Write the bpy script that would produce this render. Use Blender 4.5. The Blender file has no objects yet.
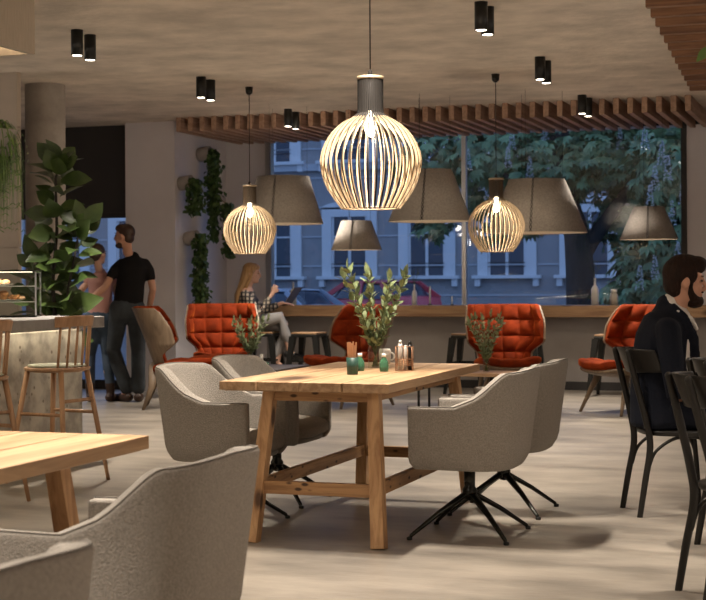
import bpy, bmesh, math, random
from mathutils import Vector as V, Matrix as M, noise
random.seed(7)
PI = math.pi
C = bpy.context.scene.collection
YAW = math.radians(19); FPX = 1500.0; EYE = 1.23; HOR = 278.0; ROLL = math.radians(.32)
CEIL = 2.95; WY = 16.2          # ceiling height, window wall

# ---------------------------------------------------------------- helpers
def ray(px, py):
    dx, dy = (px-353)/FPX, (HOR-py)/FPX
    x = dx*math.cos(ROLL)+dy*math.sin(ROLL); z = dy*math.cos(ROLL)-dx*math.sin(ROLL)
    return V((x*math.cos(YAW)-math.sin(YAW), x*math.sin(YAW)+math.cos(YAW), z))
def atz(px, py, z):
    d = ray(px, py); t = (z-EYE)/d.z; return V((d.x*t, d.y*t, z))
def aty(px, py, y):
    d = ray(px, py); t = y/d.y; return V((d.x*t, y, EYE+d.z*t))
def atd(px, py, t):
    d = ray(px, py); return V((d.x*t, d.y*t, EYE+d.z*t))

def rx(a): return M.Rotation(a, 3, 'X')
def rz(a): return M.Rotation(a, 3, 'Z')
def ry(a): return M.Rotation(a, 3, 'Y')

def box(bm, c, s, rot=None, mi=0, taper=None):
    c = V(c); vs = []
    for z in (-.5, .5):
        for x, y in ((-.5, -.5), (.5, -.5), (.5, .5), (-.5, .5)):
            k = taper if (taper and z < 0) else 1
            p = V((x*s[0]*k, y*s[1]*k, z*s[2]))
            if rot: p = rot @ p
            vs.append(bm.verts.new(c+p))
    fs = [(3, 2, 1, 0), (4, 5, 6, 7), (0, 1, 5, 4), (1, 2, 6, 5), (2, 3, 7, 6), (3, 0, 4, 7)]
    for f in fs:
        fc = bm.faces.new([vs[i] for i in f]); fc.material_index = mi
def b3(bm, x0, x1, y0, y1, z0, z1, mi=0):
    box(bm, ((x0+x1)/2, (y0+y1)/2, (z0+z1)/2), (abs(x1-x0), abs(y1-y0), abs(z1-z0)), mi=mi)
def frame_of(d, side=None):
    d = d.normalized()
    s = V(side) if side is not None else (V((0, 0, 1)) if abs(d.z) < .9 else V((1, 0, 0)))
    s = s - d*s.dot(d)
    if s.length < 1e-5: s = d.orthogonal()
    s.normalize(); return s, d.cross(s)
def beam(bm, p0, p1, w, h, w1=None, h1=None, side=None, mi=0):
    """bar from p0 to p1; w along side, h across"""
    p0, p1 = V(p0), V(p1); s, t = frame_of(p1-p0, side); w1 = w1 or w; h1 = h1 or h
    a = [bm.verts.new(p0+s*w*i/2+t*h*j/2) for i, j in ((-1, -1), (1, -1), (1, 1), (-1, 1))]
    b = [bm.verts.new(p1+s*w1*i/2+t*h1*j/2) for i, j in ((-1, -1), (1, -1), (1, 1), (-1, 1))]
    for f in ([a[3], a[2], a[1], a[0]], b, *[[a[i], a[(i+1) % 4], b[(i+1) % 4], b[i]] for i in range(4)]):
        bm.faces.new(f).material_index = mi
def loft(bm, rings, n=12, side=None, cap='round', mi=0):
    """rings = [(point, a, b)], a = radius along side, b = the other"""
    pts = [V(r[0]) for r in rings]; out = []; R = [(pts[i], rings[i][1], rings[i][2] if len(rings[i]) > 2 else rings[i][1]) for i in range(len(rings))]
    if cap == 'round':
        d0 = (pts[0]-pts[1]).normalized(); d1 = (pts[-1]-pts[-2]).normalized()
        def caps(p, a, b, d):
            m = min(a, b); return [(p+d*m*math.sin(t), a*math.cos(t), b*math.cos(t)) for t in (.5, 1.0, 1.4)]
        R = caps(*R[0], d0)[::-1]+R+caps(*R[-1], d1)
    ps = [r[0] for r in R]; prev = None
    for i, (p, a, b) in enumerate(R):
        d = ps[min(i+1, len(ps)-1)]-ps[max(i-1, 0)]
        if side is not None or prev is None: s, t = frame_of(d, side)
        else: s, t = frame_of(d, prev)
        prev = s
        out.append([bm.verts.new(p+s*a*math.cos(2*PI*k/n)+t*b*math.sin(2*PI*k/n)) for k in range(n)])
    for i in range(len(out)-1):
        for k in range(n):
            f = bm.faces.new((out[i][k], out[i][(k+1) % n], out[i+1][(k+1) % n], out[i+1][k])); f.material_index = mi; f.smooth = True
    if cap:
        bm.faces.new(out[0][::-1]).material_index = mi; bm.faces.new(out[-1]).material_index = mi
def tube(bm, pts, r, n=8, r1=None, mi=0):
    m = len(pts); loft(bm, [(p, r if r1 is None else r+(r1-r)*i/(m-1)) for i, p in enumerate(pts)], n=n, cap='flat', mi=mi)
def lathe(bm, prof, n=24, c=(0, 0, 0), mi=0, close=False, smooth=True):
    c = V(c); rings = []
    for r, z in prof:
        rings.append([bm.verts.new(c+V((r*math.cos(2*PI*k/n), r*math.sin(2*PI*k/n), z))) for k in range(n)] if r > 1e-6 else [bm.verts.new(c+V((0, 0, z)))])
    seq = list(zip(rings, rings[1:]))+([(rings[-1], rings[0])] if close else [])
    for a, b in seq:
        for k in range(n):
            k1 = (k+1) % n
            if len(a) == 1 and len(b) == 1: continue
            if len(a) == 1: f = bm.faces.new((a[0], b[k1], b[k]))
            elif len(b) == 1: f = bm.faces.new((a[k], a[k1], b[0]))
            else: f = bm.faces.new((a[k], a[k1], b[k1], b[k]))
            f.smooth = smooth; f.material_index = mi
def ell(bm, c, r, rot=None, n=16, mi=0):
    c = V(c); prof = []
    m = n//2
    rings = []
    for i in range(m+1):
        t = -PI/2+PI*i/m
        if i in (0, m): rings.append([V((0, 0, math.sin(t)))])
        else: rings.append([V((math.cos(t)*math.cos(2*PI*k/n), math.cos(t)*math.sin(2*PI*k/n), math.sin(t))) for k in range(n)])
    vr = []
    for rg in rings:
        row = []
        for p in rg:
            q = V((p.x*r[0], p.y*r[1], p.z*r[2]))
            if rot: q = rot @ q
            row.append(bm.verts.new(c+q))
        vr.append(row)
    for a, b in zip(vr, vr[1:]):
        for k in range(n):
            k1 = (k+1) % n
            if len(a) == 1: f = bm.faces.new((a[0], b[k1], b[k]))
            elif len(b) == 1: f = bm.faces.new((a[k], a[k1], b[0]))
            else: f = bm.faces.new((a[k], a[k1], b[k1], b[k]))
            f.smooth = True; f.material_index = mi
def gridsurf(bm, fn, nu, nv, mi=0, flip=False):
    vs = [[bm.verts.new(fn(i/nu, j/nv)) for i in range(nu+1)] for j in range(nv+1)]
    for j in range(nv):
        for i in range(nu):
            q = [vs[j][i], vs[j][i+1], vs[j+1][i+1], vs[j+1][i]]
            f = bm.faces.new(q[::-1] if flip else q); f.smooth = True; f.material_index = mi
    return vs
def thick(bm, fo, fi, nu, nv, mo=0, mi=0, me=0):
    """closed sheet between an outer and inner surface"""
    a = gridsurf(bm, fo, nu, nv, mo); b = gridsurf(bm, fi, nu, nv, mi, True)
    def strip(p, q):
        for k in range(len(p)-1):
            f = bm.faces.new((p[k], q[k], q[k+1], p[k+1])); f.material_index = me
    strip(a[0], b[0]); strip(b[-1], a[-1]); strip([r[0] for r in b], [r[0] for r in a]); strip([r[-1] for r in a], [r[-1] for r in b])

def obj(name, bm, mats, parent=None, smooth=False, bevel=0, loc=None, recalc=True):
    if recalc: bmesh.ops.recalc_face_normals(bm, faces=bm.faces)
    me = bpy.data.meshes.new(name); bm.to_mesh(me); bm.free()
    for m in (mats if isinstance(mats, (list, tuple)) else [mats]): me.materials.append(m)
    if smooth:
        for p in me.polygons: p.use_smooth = True
    o = bpy.data.objects.new(name, me); C.objects.link(o)
    if parent: o.parent = parent
    if loc is not None: o.location = loc
    if bevel:
        b = o.modifiers.new('b', 'BEVEL'); b.width = bevel; b.segments = 2; b.limit_method = 'ANGLE'
    return o
def nb(): return bmesh.new()
def thing(name, label, cat, loc=(0, 0, 0), rot=0, group=None):
    o = bpy.data.objects.new(name, None); C.objects.link(o); o.location = loc; o.rotation_euler = (0, 0, rot)
    o['label'] = label; o['category'] = cat
    if group: o['group'] = group
    return o
def tag(o, label, cat, group=None):
    o['label'] = label; o['category'] = cat
    if group: o['group'] = group
    return o
def struct(name, bm, m, parent=None, **k):
    o = obj(name, bm, m, parent, **k); o['kind'] = 'structure'; return o
def dup(root, loc, rot, label, group=None):
    r = root.copy(); C.objects.link(r); r.location = loc; r.rotation_euler = (0, 0, rot); r['label'] = label
    if group: r['group'] = group
    def kids(src, dst):
        for ch in list(src.children):
            c = ch.copy(); C.objects.link(c); c.parent = dst; kids(ch, c)
    kids(root, r); return r
def remesh(o, vox, it=3, fac=.5, tex=None):
    m = o.modifiers.new('r', 'REMESH'); m.mode = 'VOXEL'; m.voxel_size = vox; m.use_smooth_shade = True
    s = o.modifiers.new('s', 'SMOOTH'); s.iterations = it; s.factor = fac
    dg = bpy.context.evaluated_depsgraph_get(); dg.update()
    me = bpy.data.meshes.new_from_object(o.evaluated_get(dg)); old = o.data
    mats = list(old.materials); o.modifiers.clear(); o.data = me; me.materials.clear()
    for x in mats: me.materials.append(x)
    for p in me.polygons: p.use_smooth = True; p.material_index = 0
    bpy.data.meshes.remove(old); return o

# ---------------------------------------------------------------- materials
def mat(name, col, rough=.6, metal=0, var=0, scale=8, bump=0, bscale=60, stretch=(1, 1, 1), col2=None, emit=None, es=0, sheen=0, tint=None, spec=None, alpha=None, trans=0, ramp=None, coords='Object', detail=6):
    m = bpy.data.materials.new(name); m.use_nodes = True; nt = m.node_tree; p = nt.nodes['Principled BSDF']; L = nt.links.new
    p.inputs['Base Color'].default_value = (*col, 1); p.inputs['Roughness'].default_value = rough; p.inputs['Metallic'].default_value = metal
    if spec is not None: p.inputs['Specular IOR Level'].default_value = spec
    if sheen: p.inputs['Sheen Weight'].default_value = sheen; p.inputs['Sheen Roughness'].default_value = .4; p.inputs['Sheen Tint'].default_value = (*(tint or [min(1, c*1.6+.1) for c in col]), 1)
    if trans: p.inputs['Transmission Weight'].default_value = trans
    if emit: p.inputs['Emission Color'].default_value = (*emit, 1); p.inputs['Emission Strength'].default_value = es
    tc = nt.nodes.new('ShaderNodeTexCoord'); mp = nt.nodes.new('ShaderNodeMapping'); mp.inputs['Scale'].default_value = stretch
    L(tc.outputs[coords], mp.inputs['Vector'])
    if col2 is not None or var:
        c2 = col2 if col2 is not None else tuple(c*(1-var) for c in col)
        nz = nt.nodes.new('ShaderNodeTexNoise'); nz.inputs['Scale'].default_value = scale; nz.inputs['Detail'].default_value = detail; nz.inputs['Roughness'].default_value = .6
        L(mp.outputs[0], nz.inputs['Vector'])
        r = nt.nodes.new('ShaderNodeValToRGB'); lo, hi = ramp or (.35, .65)
        r.color_ramp.elements[0].position = lo; r.color_ramp.elements[1].position = hi
        r.color_ramp.elements[0].color = (*c2, 1); r.color_ramp.elements[1].color = (*col, 1)
        L(nz.outputs['Fac'], r.inputs[0]); L(r.outputs[0], p.inputs['Base Color'])
    if bump:
        n2 = nt.nodes.new('ShaderNodeTexNoise'); n2.inputs['Scale'].default_value = bscale; n2.inputs['Detail'].default_value = 4
        L(mp.outputs[0], n2.inputs['Vector']); bp = nt.nodes.new('ShaderNodeBump'); bp.inputs['Strength'].default_value = bump; bp.inputs['Distance'].default_value = .02
        L(n2.outputs['Fac'], bp.inputs['Height']); L(bp.outputs[0], p.inputs['Normal'])
    return m
def wood(name, c1, c2, rough=.55, axis='Y', knots=False, scale=3.0, plank=None):
    """grain lines running along axis, optional dark knots"""
    m = bpy.data.materials.new(name); m.use_nodes = True; nt = m.node_tree; p = nt.nodes['Principled BSDF']; L = nt.links.new
    p.inputs['Roughness'].default_value = rough
    tc = nt.nodes.new('ShaderNodeTexCoord'); mp = nt.nodes.new('ShaderNodeMapping')
    s = {'X': (.6, 9, 9), 'Y': (9, .6, 9), 'Z': (9, 9, .6)}[axis]; mp.inputs['Scale'].default_value = s; L(tc.outputs['Object'], mp.inputs['Vector'])
    nz = nt.nodes.new('ShaderNodeTexNoise'); nz.inputs['Scale'].default_value = scale; nz.inputs['Detail'].default_value = 8; nz.inputs['Roughness'].default_value = .62; nz.inputs['Distortion'].default_value = .6
    L(mp.outputs[0], nz.inputs['Vector'])
    r = nt.nodes.new('ShaderNodeValToRGB'); r.color_ramp.elements[0].position = .38; r.color_ramp.elements[1].position = .58
    r.color_ramp.elements[0].color = (*c2, 1); r.color_ramp.elements[1].color = (*c1, 1); L(nz.outputs['Fac'], r.inputs[0]); out = r.outputs[0]
    if knots:
        mk = nt.nodes.new('ShaderNodeMapping'); mk.inputs['Scale'].default_value = {'X': (.45, 1, 1), 'Y': (1, .45, 1), 'Z': (1, 1, .45)}[axis]; L(tc.outputs['Object'], mk.inputs['Vector'])
        vo = nt.nodes.new('ShaderNodeTexVoronoi'); vo.inputs['Scale'].default_value = knots; L(mk.outputs[0], vo.inputs['Vector'])
        rr = nt.nodes.new('ShaderNodeValToRGB'); rr.color_ramp.elements[0].position = .14; rr.color_ramp.elements[1].position = .26
        rr.color_ramp.elements[0].color = (0, 0, 0, 1); rr.color_ramp.elements[1].color = (1, 1, 1, 1); L(vo.outputs['Distance'], rr.inputs[0])
        mx = nt.nodes.new('ShaderNodeMix'); mx.data_type = 'RGBA'; mx.inputs[6].default_value = (c2[0]*.22, c2[1]*.18, c2[2]*.15, 1)
        L(rr.outputs[0], mx.inputs[0]); L(out, mx.inputs[7]); out = mx.outputs[2]
    L(out, p.inputs['Base Color'])
    bp = nt.nodes.new('ShaderNodeBump'); bp.inputs['Strength'].default_value = .25; bp.inputs['Distance'].default_value = .004; L(nz.outputs['Fac'], bp.inputs['Height']); L(bp.outputs[0], p.inputs['Normal'])
    return m
def glassmat(name, tint=(1, 1, 1), ior=.05, rough=0):
    m = bpy.data.materials.new(name); m.use_nodes = True; nt = m.node_tree; nt.nodes.clear(); L = nt.links.new
    o = nt.nodes.new('ShaderNodeOutputMaterial'); mx = nt.nodes.new('ShaderNodeMixShader'); t = nt.nodes.new('ShaderNodeBsdfTransparent'); g = nt.nodes.new('ShaderNodeBsdfGlossy')
    lw = nt.nodes.new('ShaderNodeLayerWeight'); lw.inputs[0].default_value = .5
    pw = nt.nodes.new('ShaderNodeMath'); pw.operation = 'POWER'; pw.inputs[1].default_value = 4; L(lw.outputs['Facing'], pw.inputs[0])
    f = nt.nodes.new('ShaderNodeMath'); f.operation = 'MULTIPLY_ADD'; f.inputs[1].default_value = .45; f.inputs[2].default_value = ior; L(pw.outputs[0], f.inputs[0]); t.inputs[0].default_value = (*tint, 1); g.inputs['Roughness'].default_value = rough
    L(f.outputs[0], mx.inputs[0]); L(t.outputs[0], mx.inputs[1]); L(g.outputs[0], mx.inputs[2]); L(mx.outputs[0], o.inputs[0]); return m
def emis(name, col, s):
    m = bpy.data.materials.new(name); m.use_nodes = True; nt = m.node_tree; p = nt.nodes['Principled BSDF']
    p.inputs['Base Color'].default_value = (.8, .8, .8, 1); p.inputs['Emission Color'].default_value = (*col, 1); p.inputs['Emission Strength'].default_value = s; return m

WARM = (1, .72, .44)
m_floor = mat('concrete floor', (.345, .30, .25), .36, var=.6, scale=1.9, stretch=(.8, 2.1, 1), bump=.06, bscale=20, ramp=(.28, .7), detail=14)
m_ceil = mat('concrete ceiling', (.74, .66, .57), .85, var=.34, scale=2.0, stretch=(1, 1.15, 1), bump=.5, bscale=16, detail=14)
m_wall = mat('plaster', (.68, .65, .68), .85, var=.05, scale=3, bump=.05, bscale=40)
m_under = mat('grey plaster', (.35, .325, .315), .8, var=.16, scale=2, bump=.08, bscale=25)
m_dark = mat('charcoal panel', (.035, .032, .032), .7)
m_col = mat('cast concrete', (.42, .38, .34), .75, var=.25, scale=5, bump=.1, bscale=30)
m_tile = mat('stone tile', (.46, .39, .32), .7, var=.15, scale=3)
m_slat = wood('oak slats', (.42, .27, .19), (.28, .165, .11), .6, 'Y')
m_slatx = wood('dark oak slats', (.24, .115, .055), (.13, .06, .03), .6, 'X')
m_top = wood('pale oak plank', (.46, .295, .165), (.30, .175, .088), .5, 'Y', knots=2.2)
m_legw = wood('oak leg', (.52, .31, .15), (.34, .18, .08), .55, 'Z', knots=9)
m_beamx = wood('wormy beam across', (.42, .235, .105), (.24, .12, .05), .6, 'X', knots=26)
m_beamy = wood('wormy beam along', (.42, .235, .105), (.24, .12, .05), .6, 'Y', knots=26)
m_bar = wood('oak ledge', (.36, .22, .115), (.22, .12, .06), .55, 'X', knots=5)
m_stoolw = wood('ash', (.46, .27, .15), (.34, .19, .10), .45, 'Z')
m_shell = wood('walnut shell', (.22, .155, .10), (.13, .088, .055), .5, 'Z', scale=2)
m_black = mat('black metal', (.012, .012, .011), .4, .3)
m_bent = mat('black brown stained wood', (.014, .012, .010), .4, spec=.35)
m_gun = mat('dark bronze metal', (.03, .03, .026), .25, .8)
m_alu = mat('aluminium', (.5, .5, .52), .35, .8)
m_fab = mat('grey beige weave', (.345, .31, .272), .95, var=.3, scale=160, stretch=(1, 1, 1), bump=.5, bscale=220, sheen=.25, detail=3)
m_fabd = mat('grey beige cushion weave', (.30, .265, .225), .95, var=.25, scale=160, bump=.5, bscale=220, sheen=.2, detail=3)
m_pipe = mat('dark piping', (.17, .15, .13), .9)
m_or = mat('orange velvet', (.20, .024, .004), .85, var=.45, scale=10, sheen=.55, tint=(1, .22, .04), spec=.1)
m_felt = mat('taupe felt', (.30, .265, .235), .95, var=.25, scale=60, bump=.3, bscale=150)
m_feltin = mat('felt lining', (.50, .43, .34), .9)
m_stitch = mat('dark stitching', (.03, .025, .022), .9)
m_birch = mat('birch lamella', (.40, .30, .19), .5)
m_lamdark = mat('black lamella', (.02, .017, .015), .7, spec=.2)
m_lambrown = mat('brown lamella', (.09, .06, .035), .5)
m_white = mat('white ceramic', (.85, .83, .79), .35)
m_plate = mat('white plate', (.8, .78, .74), .3)
m_glass = glassmat('window glass', (.96, .98, 1)); m_cglass = glassmat('clear glass', (.93, .95, .93), .03); m_gglass = mat('green glass', (.10, .34, .20), .12, trans=.6)
m_dgreen = mat('speckled green ceramic', (.008, .035, .026), .5, col2=(.02, .075, .055), scale=120)
m_leafd = mat('ivy leaf', (.075, .14, .035), .55, col2=(.02, .05, .012), scale=20)
m_fig = mat('fig leaf', (.07, .11, .025), .4, col2=(.03, .055, .014), scale=6)
m_euc = mat('eucalyptus leaf', (.30, .36, .19), .5, col2=(.13, .18, .08), scale=25)
m_oliv = mat('olive leaf', (.27, .32, .17), .5, col2=(.09, .13, .06), scale=30)
m_fern = mat('fern frond', (.13, .22, .04), .5, col2=(.05, .11, .02), scale=10)
m_stem = mat('stem', (.09, .10, .035), .7); m_bark = mat('bark', (.05, .042, .036), .9, var=.5, scale=14, bump=.8, bscale=20, stretch=(1, 1, .3))
m_pot = mat('grey concrete pot', (.34, .31, .29), .8, var=.1)
m_skin = mat('skin', (.52, .28, .19), .5, spec=.3); m_skin2 = mat('light skin', (.58, .34, .25), .5)
m_hair = mat('dark brown hair', (.022, .009, .005), .75, spec=.2, col2=(.012, .006, .004), scale=70, stretch=(1, 1, .2), bump=.5, bscale=110)
m_hairb = mat('brown hair', (.06, .028, .014), .5, col2=(.03, .014, .008), scale=70)
m_blond = mat('blond hair', (.50, .30, .13), .45, col2=(.30, .16, .065), scale=55, stretch=(1, 1, .12), bump=.4, bscale=60)
m_suit = mat('navy suit cloth', (.009, .011, .019), .85, var=.2, scale=90, bump=.2, bscale=200, spec=.15)
m_tee = mat('black jersey', (.012, .011, .012), .9, spec=.15)
m_shirt = mat('white cotton', (.68, .64, .60), .85)
m_jean = mat('dark denim', (.028, .034, .042), .9, col2=(.05, .06, .07), scale=7, sheen=.05); m_jean2 = mat('blue denim', (.04, .065, .10), .9, col2=(.07, .10, .15), scale=7)
m_pink = mat('pale pink knit', (.52, .28, .25), .9); m_boot = mat('brown leather', (.045, .022, .014), .6); m_shoe = mat('black leather', (.012, .011, .011), .4)
m_greyt = mat('grey trousers', (.26, .25, .25), .9)
m_copper = mat('copper wire', (.40, .21, .12), .5, .6)
m_sole = mat('orange brown sole', (.22, .08, .03), .7)
m_eye = mat('eye', (.05, .03, .02), .2)

def plaid():
    m = bpy.data.materials.new('plaid flannel'); m.use_nodes = True; nt = m.node_tree; p = nt.nodes['Principled BSDF']; L = nt.links.new
    p.inputs['Roughness'].default_value = .9; tc = nt.nodes.new('ShaderNodeTexCoord'); ws = []
    for d in ('X', 'Z'):
        w = nt.nodes.new('ShaderNodeTexWave'); w.bands_direction = d; w.inputs['Scale'].default_value = 7; L(tc.outputs['Object'], w.inputs['Vector'])
        r = nt.nodes.new('ShaderNodeValToRGB'); r.color_ramp.elements[0].position = .35; r.color_ramp.elements[1].position = .5; L(w.outputs['Fac'], r.inputs[0]); ws.append(r)
    a = nt.nodes.new('ShaderNodeMix'); a.data_type = 'RGBA'; a.blend_type = 'MULTIPLY'; a.inputs[0].default_value = .8
    L(ws[0].outputs[0], a.inputs[6]); L(ws[1].outputs[0], a.inputs[7])
    b = nt.nodes.new('ShaderNodeMix'); b.data_type = 'RGBA'; b.inputs[6].default_value = (.035, .032, .035, 1); b.inputs[7].default_value = (.45, .38, .30, 1)
    L(a.outputs[2], b.inputs[0]); L(b.outputs[2], p.inputs['Base Color']); return m
m_plaid = plaid()
def terrazzo():
    m = bpy.data.materials.new('honed stone'); m.use_nodes = True; nt = m.node_tree; p = nt.nodes['Principled BSDF']; L = nt.links.new
    p.inputs['Roughness'].default_value = .5; tc = nt.nodes.new('ShaderNodeTexCoord'); vo = nt.nodes.new('ShaderNodeTexVoronoi'); vo.inputs['Scale'].default_value = 14
    nz = nt.nodes.new('ShaderNodeTexNoise'); nz.inputs['Scale'].default_value = 9; nz.inputs['Detail'].default_value = 6
    L(tc.outputs['Object'], vo.inputs['Vector']); L(tc.outputs['Object'], nz.inputs['Vector'])
    r = nt.nodes.new('ShaderNodeValToRGB'); r.color_ramp.elements[0].position = .38; r.color_ramp.elements[0].color = (.27, .25, .22, 1); r.color_ramp.elements[1].position = .6; r.color_ramp.elements[1].color = (.47, .44, .38, 1)
    L(nz.outputs['Fac'], r.inputs[0]); r2 = nt.nodes.new('ShaderNodeValToRGB'); r2.color_ramp.elements[0].position = .10; r2.color_ramp.elements[1].position = .2; L(vo.outputs['Distance'], r2.inputs[0])
    mx = nt.nodes.new('ShaderNodeMix'); mx.data_type = 'RGBA'; mx.inputs[6].default_value = (.17, .14, .11, 1); L(r2.outputs[0], mx.inputs[0]); L(r.outputs[0], mx.inputs[7]); L(mx.outputs[2], p.inputs['Base Color']); return m
m_terr = terrazzo()
m_slab = mat('grey stone slab', (.30, .28, .27), .45, var=.3, scale=7, detail=8)

# ---------------------------------------------------------------- camera
cam = bpy.data.cameras.new('camera'); co = bpy.data.objects.new('camera', cam); C.objects.link(co)
cam.sensor_width = 36; cam.lens = FPX/706*36; cam.shift_y = -22/706; cam.clip_start = .05; cam.clip_end = 300
co.location = (0, 0, EYE); co.rotation_euler = (M.Rotation(YAW, 4, 'Z') @ M.Rotation(PI/2, 4, 'X') @ M.Rotation(-ROLL, 4, 'Z')).to_euler()
cam.dof.use_dof = True; cam.dof.focus_distance = 7.6; cam.dof.aperture_fstop = 8.0
bpy.context.scene.camera = co

# ---------------------------------------------------------------- room shell
XL, XR, YB = -10.5, 2.2, -4.0; WX0 = aty(266, 200, WY).x; WX1 = aty(687, 200, WY).x; WT = 2.838
bm = nb(); b3(bm, XL-.3, XR+.3, YB-.3, WY+.25, -.2, 0); struct('floor', bm, m_floor)
bm = nb(); b3(bm, XL-.3, XR+.3, YB-.3, WY+.25, CEIL, CEIL+.25); struct('ceiling', bm, m_ceil)
bm = nb(); b3(bm, -7.15, WX0, WY, WY+.25, 0, CEIL); b3(bm, WX1, XR, WY, WY+.25, 0, CEIL); b3(bm, WX0, WX1, WY, WY+.25, WT, CEIL); struct('wall_back', bm, m_wall)
bm = nb(); b3(bm, WX0, WX1, WY, WY+.22, 0, .84); struct('wall_ledge', bm, m_under)
bm = nb(); b3(bm, WX1, XR, WY-.02, WY-.001, 0, .84); struct('wall_panel', bm, m_under)
bm = nb(); b3(bm, -7.75, -7.15, 14.82, WY+.25, 0, CEIL); struct('wall_side', bm, m_wall)
DY = 15.0
bm = nb(); b3(bm, XL, -7.75, DY, DY+.15, 1.98, CEIL); struct('wall_front', bm, m_dark)
bm = nb(); b3(bm, XL-.2, XL, YB, DY+.2, 0, CEIL); struct('wall_left', bm, m_wall)
bm = nb(); b3(bm, XR, XR+.2, YB, WY+.2, 0, CEIL); struct('wall_right', bm, m_wall)
bm = nb(); b3(bm, XL, XR, YB-.2, YB, 0, CEIL); struct('wall_rear', bm, m_wall)
bm = nb(); b3(bm, WX0, WX1+.5, WY-.012, WY, 0, .09); struct('baseboard_back', bm, m_dark)
# tiled pier behind the bar
px_ = atz(17, 72, CEIL)
bm = nb(); x1 = px_.x; 
for i in range(6):
    z0 = i*.5; z1 = min(z0+.494, CEIL)
    for j in range(3): b3(bm, x1-.9*(j+1)+.006, x1-.9*j, 10.83, 10.89, z0, z1)
b3(bm, x1-2.7, x1-.01, 10.84, 10.88, 0, CEIL-.001); struct('wall_tiled', bm, m_tile)
cpos = atd(45, 83, 13.25)
bm = nb(); lathe(bm, [(0.175, 0), (.175, CEIL)], 40); o = struct('column', bm, m_col); o.location = (cpos.x, cpos.y, 0)
# glass shopfront, left
d = thing('door_1', 'dark framed glass shopfront door behind the standing couple', 'door', (0, 0, 0)); d['kind'] = 'structure'; del d['category']; del d['label']
bm = nb()
for x in (-7.8, -8.78, -9.75, XL+.03): b3(bm, x-.03, x+.03, DY+.02, DY+.10, 0, 1.98)
b3(bm, XL, -7.75, DY+.02, DY+.1, 0, .1); b3(bm, XL, -7.75, DY+.02, DY+.1, 1.92, 1.98); obj('door_frame', bm, m_dark, d)
bm = nb(); b3(bm, XL, -7.75, DY+.055, DY+.063, .1, 1.92); obj('pane', bm, m_glass, d)
# panorama window
w = bpy.data.objects.new('window_1', None); C.objects.link(w); w['kind'] = 'structure'
bm = nb(); b3(bm, WX0, WX0+.07, WY-.02, WY+.08, .84, WT); b3(bm, WX0+.07, WX1-.05, WY, WY+.08, .84, .9); obj('window_frame', bm, m_alu, w)
bm = nb(); b3(bm, WX1-.06, WX1, WY-.02, WY+.08, .84, WT); obj('jamb', bm, m_dark, w)
xm = aty(463.5, 200, WY).x
bm = nb(); b3(bm, xm-.025, xm+.025, WY+.005, WY+.075, .9, WT); obj('mullion', bm, m_alu, w)
bm = nb(); b3(bm, WX0+.06, xm-.02, WY+.036, WY+.044, .9, WT); obj('pane', bm, m_glass, w)
bm = nb(); b3(bm, xm+.02, WX1-.06, WY+.036, WY+.044, .9, WT); obj('pane', bm, m_glass, w)
bm = nb(); b3(bm, -7.14, XR-.02, WY-.018, WY-.001, WT, CEIL); struct('gap_shade_board', bm, m_dark)  # dark board added behind the slats so their gaps look shaded
# ledge counter
bm = nb(); b3(bm, WX0-.0, XR-.02, 15.84, WY-.025, .80, .925)
tag(obj('window_counter', bm, m_bar, bevel=.006), 'long oak ledge counter running under the big window', 'counter')
# slatted canopies
bm = nb(); n = 40
for i in range(n):
    x = -6.95+i*(5.33/(n-1)); b3(bm, x-.027, x+.027, 14.5, WY-.022, 2.80, CEIL)
tag(obj('slatted_canopy', bm, m_slat, bevel=.003), 'wide brown wooden slat canopy under the ceiling in front of the window', 'ceiling slats')
bm = nb()
for i in range(22):
    y = 13.66-i*.36; b3(bm, -1.51+i*.018, XR-.1, y-.035, y+.035, 2.885, CEIL)
tag(obj('slatted_canopy', bm, m_slatx, bevel=.003), 'dark slat canopy seen from below in the upper right corner of the picture', 'ceiling slats')
# bulkhead over the bar
bm = nb(); bx, by, bz = -4.775, 7.97, 2.595
t = thing('ceiling_bulkhead', 'beige timber box canopy hanging from the ceiling above the bar', 'canopy', (bx, by, bz))
m_bulk = mat('pale veneer', (.46, .40, .32), .6, var=.15, scale=20, stretch=(1, 6, .4))
b3(bm, -.03, 0, -6, 0, .0, CEIL-bz-.001); b3(bm, -2.6, -.03, -.03, 0, .0, CEIL-bz-.001); b3(bm, -2.6, -2.57, -6, -.03, .0, CEIL-bz-.001); b3(bm, -2.57, -.03, -6, -.03, .12, .14); obj('box', bm, m_bulk, t)
bm = nb(); b3(bm, -.07, -.035, -6, -.07, .075, .1); b3(bm, -2.5, -.035, -.07, -.035, .075, .1); obj('light_strip', bm, emis('strip glow', WARM, 5), t)

# ---------------------------------------------------------------- ceiling spotlights
spots_px = [((77, 30), 'left one of the pair nearest the timber box canopy'), ((90, 35), 'right one of the pair nearest the timber box canopy'),
 ((201, 77), 'left one of the middle pair above the ivy planters'), ((210.5, 80), 'right one of the middle pair above the ivy planters'),
 ((288, 109), 'left one of the pair left of the big globe pendant'), ((295.5, 112), 'right one of the pair left of the big globe pendant'),
 ((481, 2), 'left one of the pair at the top picture edge'), ((487.5, 7), 'right one of the pair at the top picture edge'),
 ((540, 57), 'left one of the pair above the largest felt lamp'), ((546, 61), 'right one of the pair above the largest felt lamp'),
 ((582, 95), 'left one of the pair before the right end of the slats'), ((588, 98), 'right one of the pair before the right end of the slats')]
m_lens = emis('spot lens', (1, .88, .72), 14)
def spotlight(loc, rad=.0415):
    l = bpy.data.lights.new('downlight_beam', 'SPOT'); l.energy = SPOT_W; l.color = (1, .90, .77); l.spot_size = math.radians(84); l.spot_blend = .8; l.shadow_soft_size = .04
    o = bpy.data.objects.new('downlight_beam', l); C.objects.link(o); o.location = loc
SPOT_W = 250
s0 = None
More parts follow.
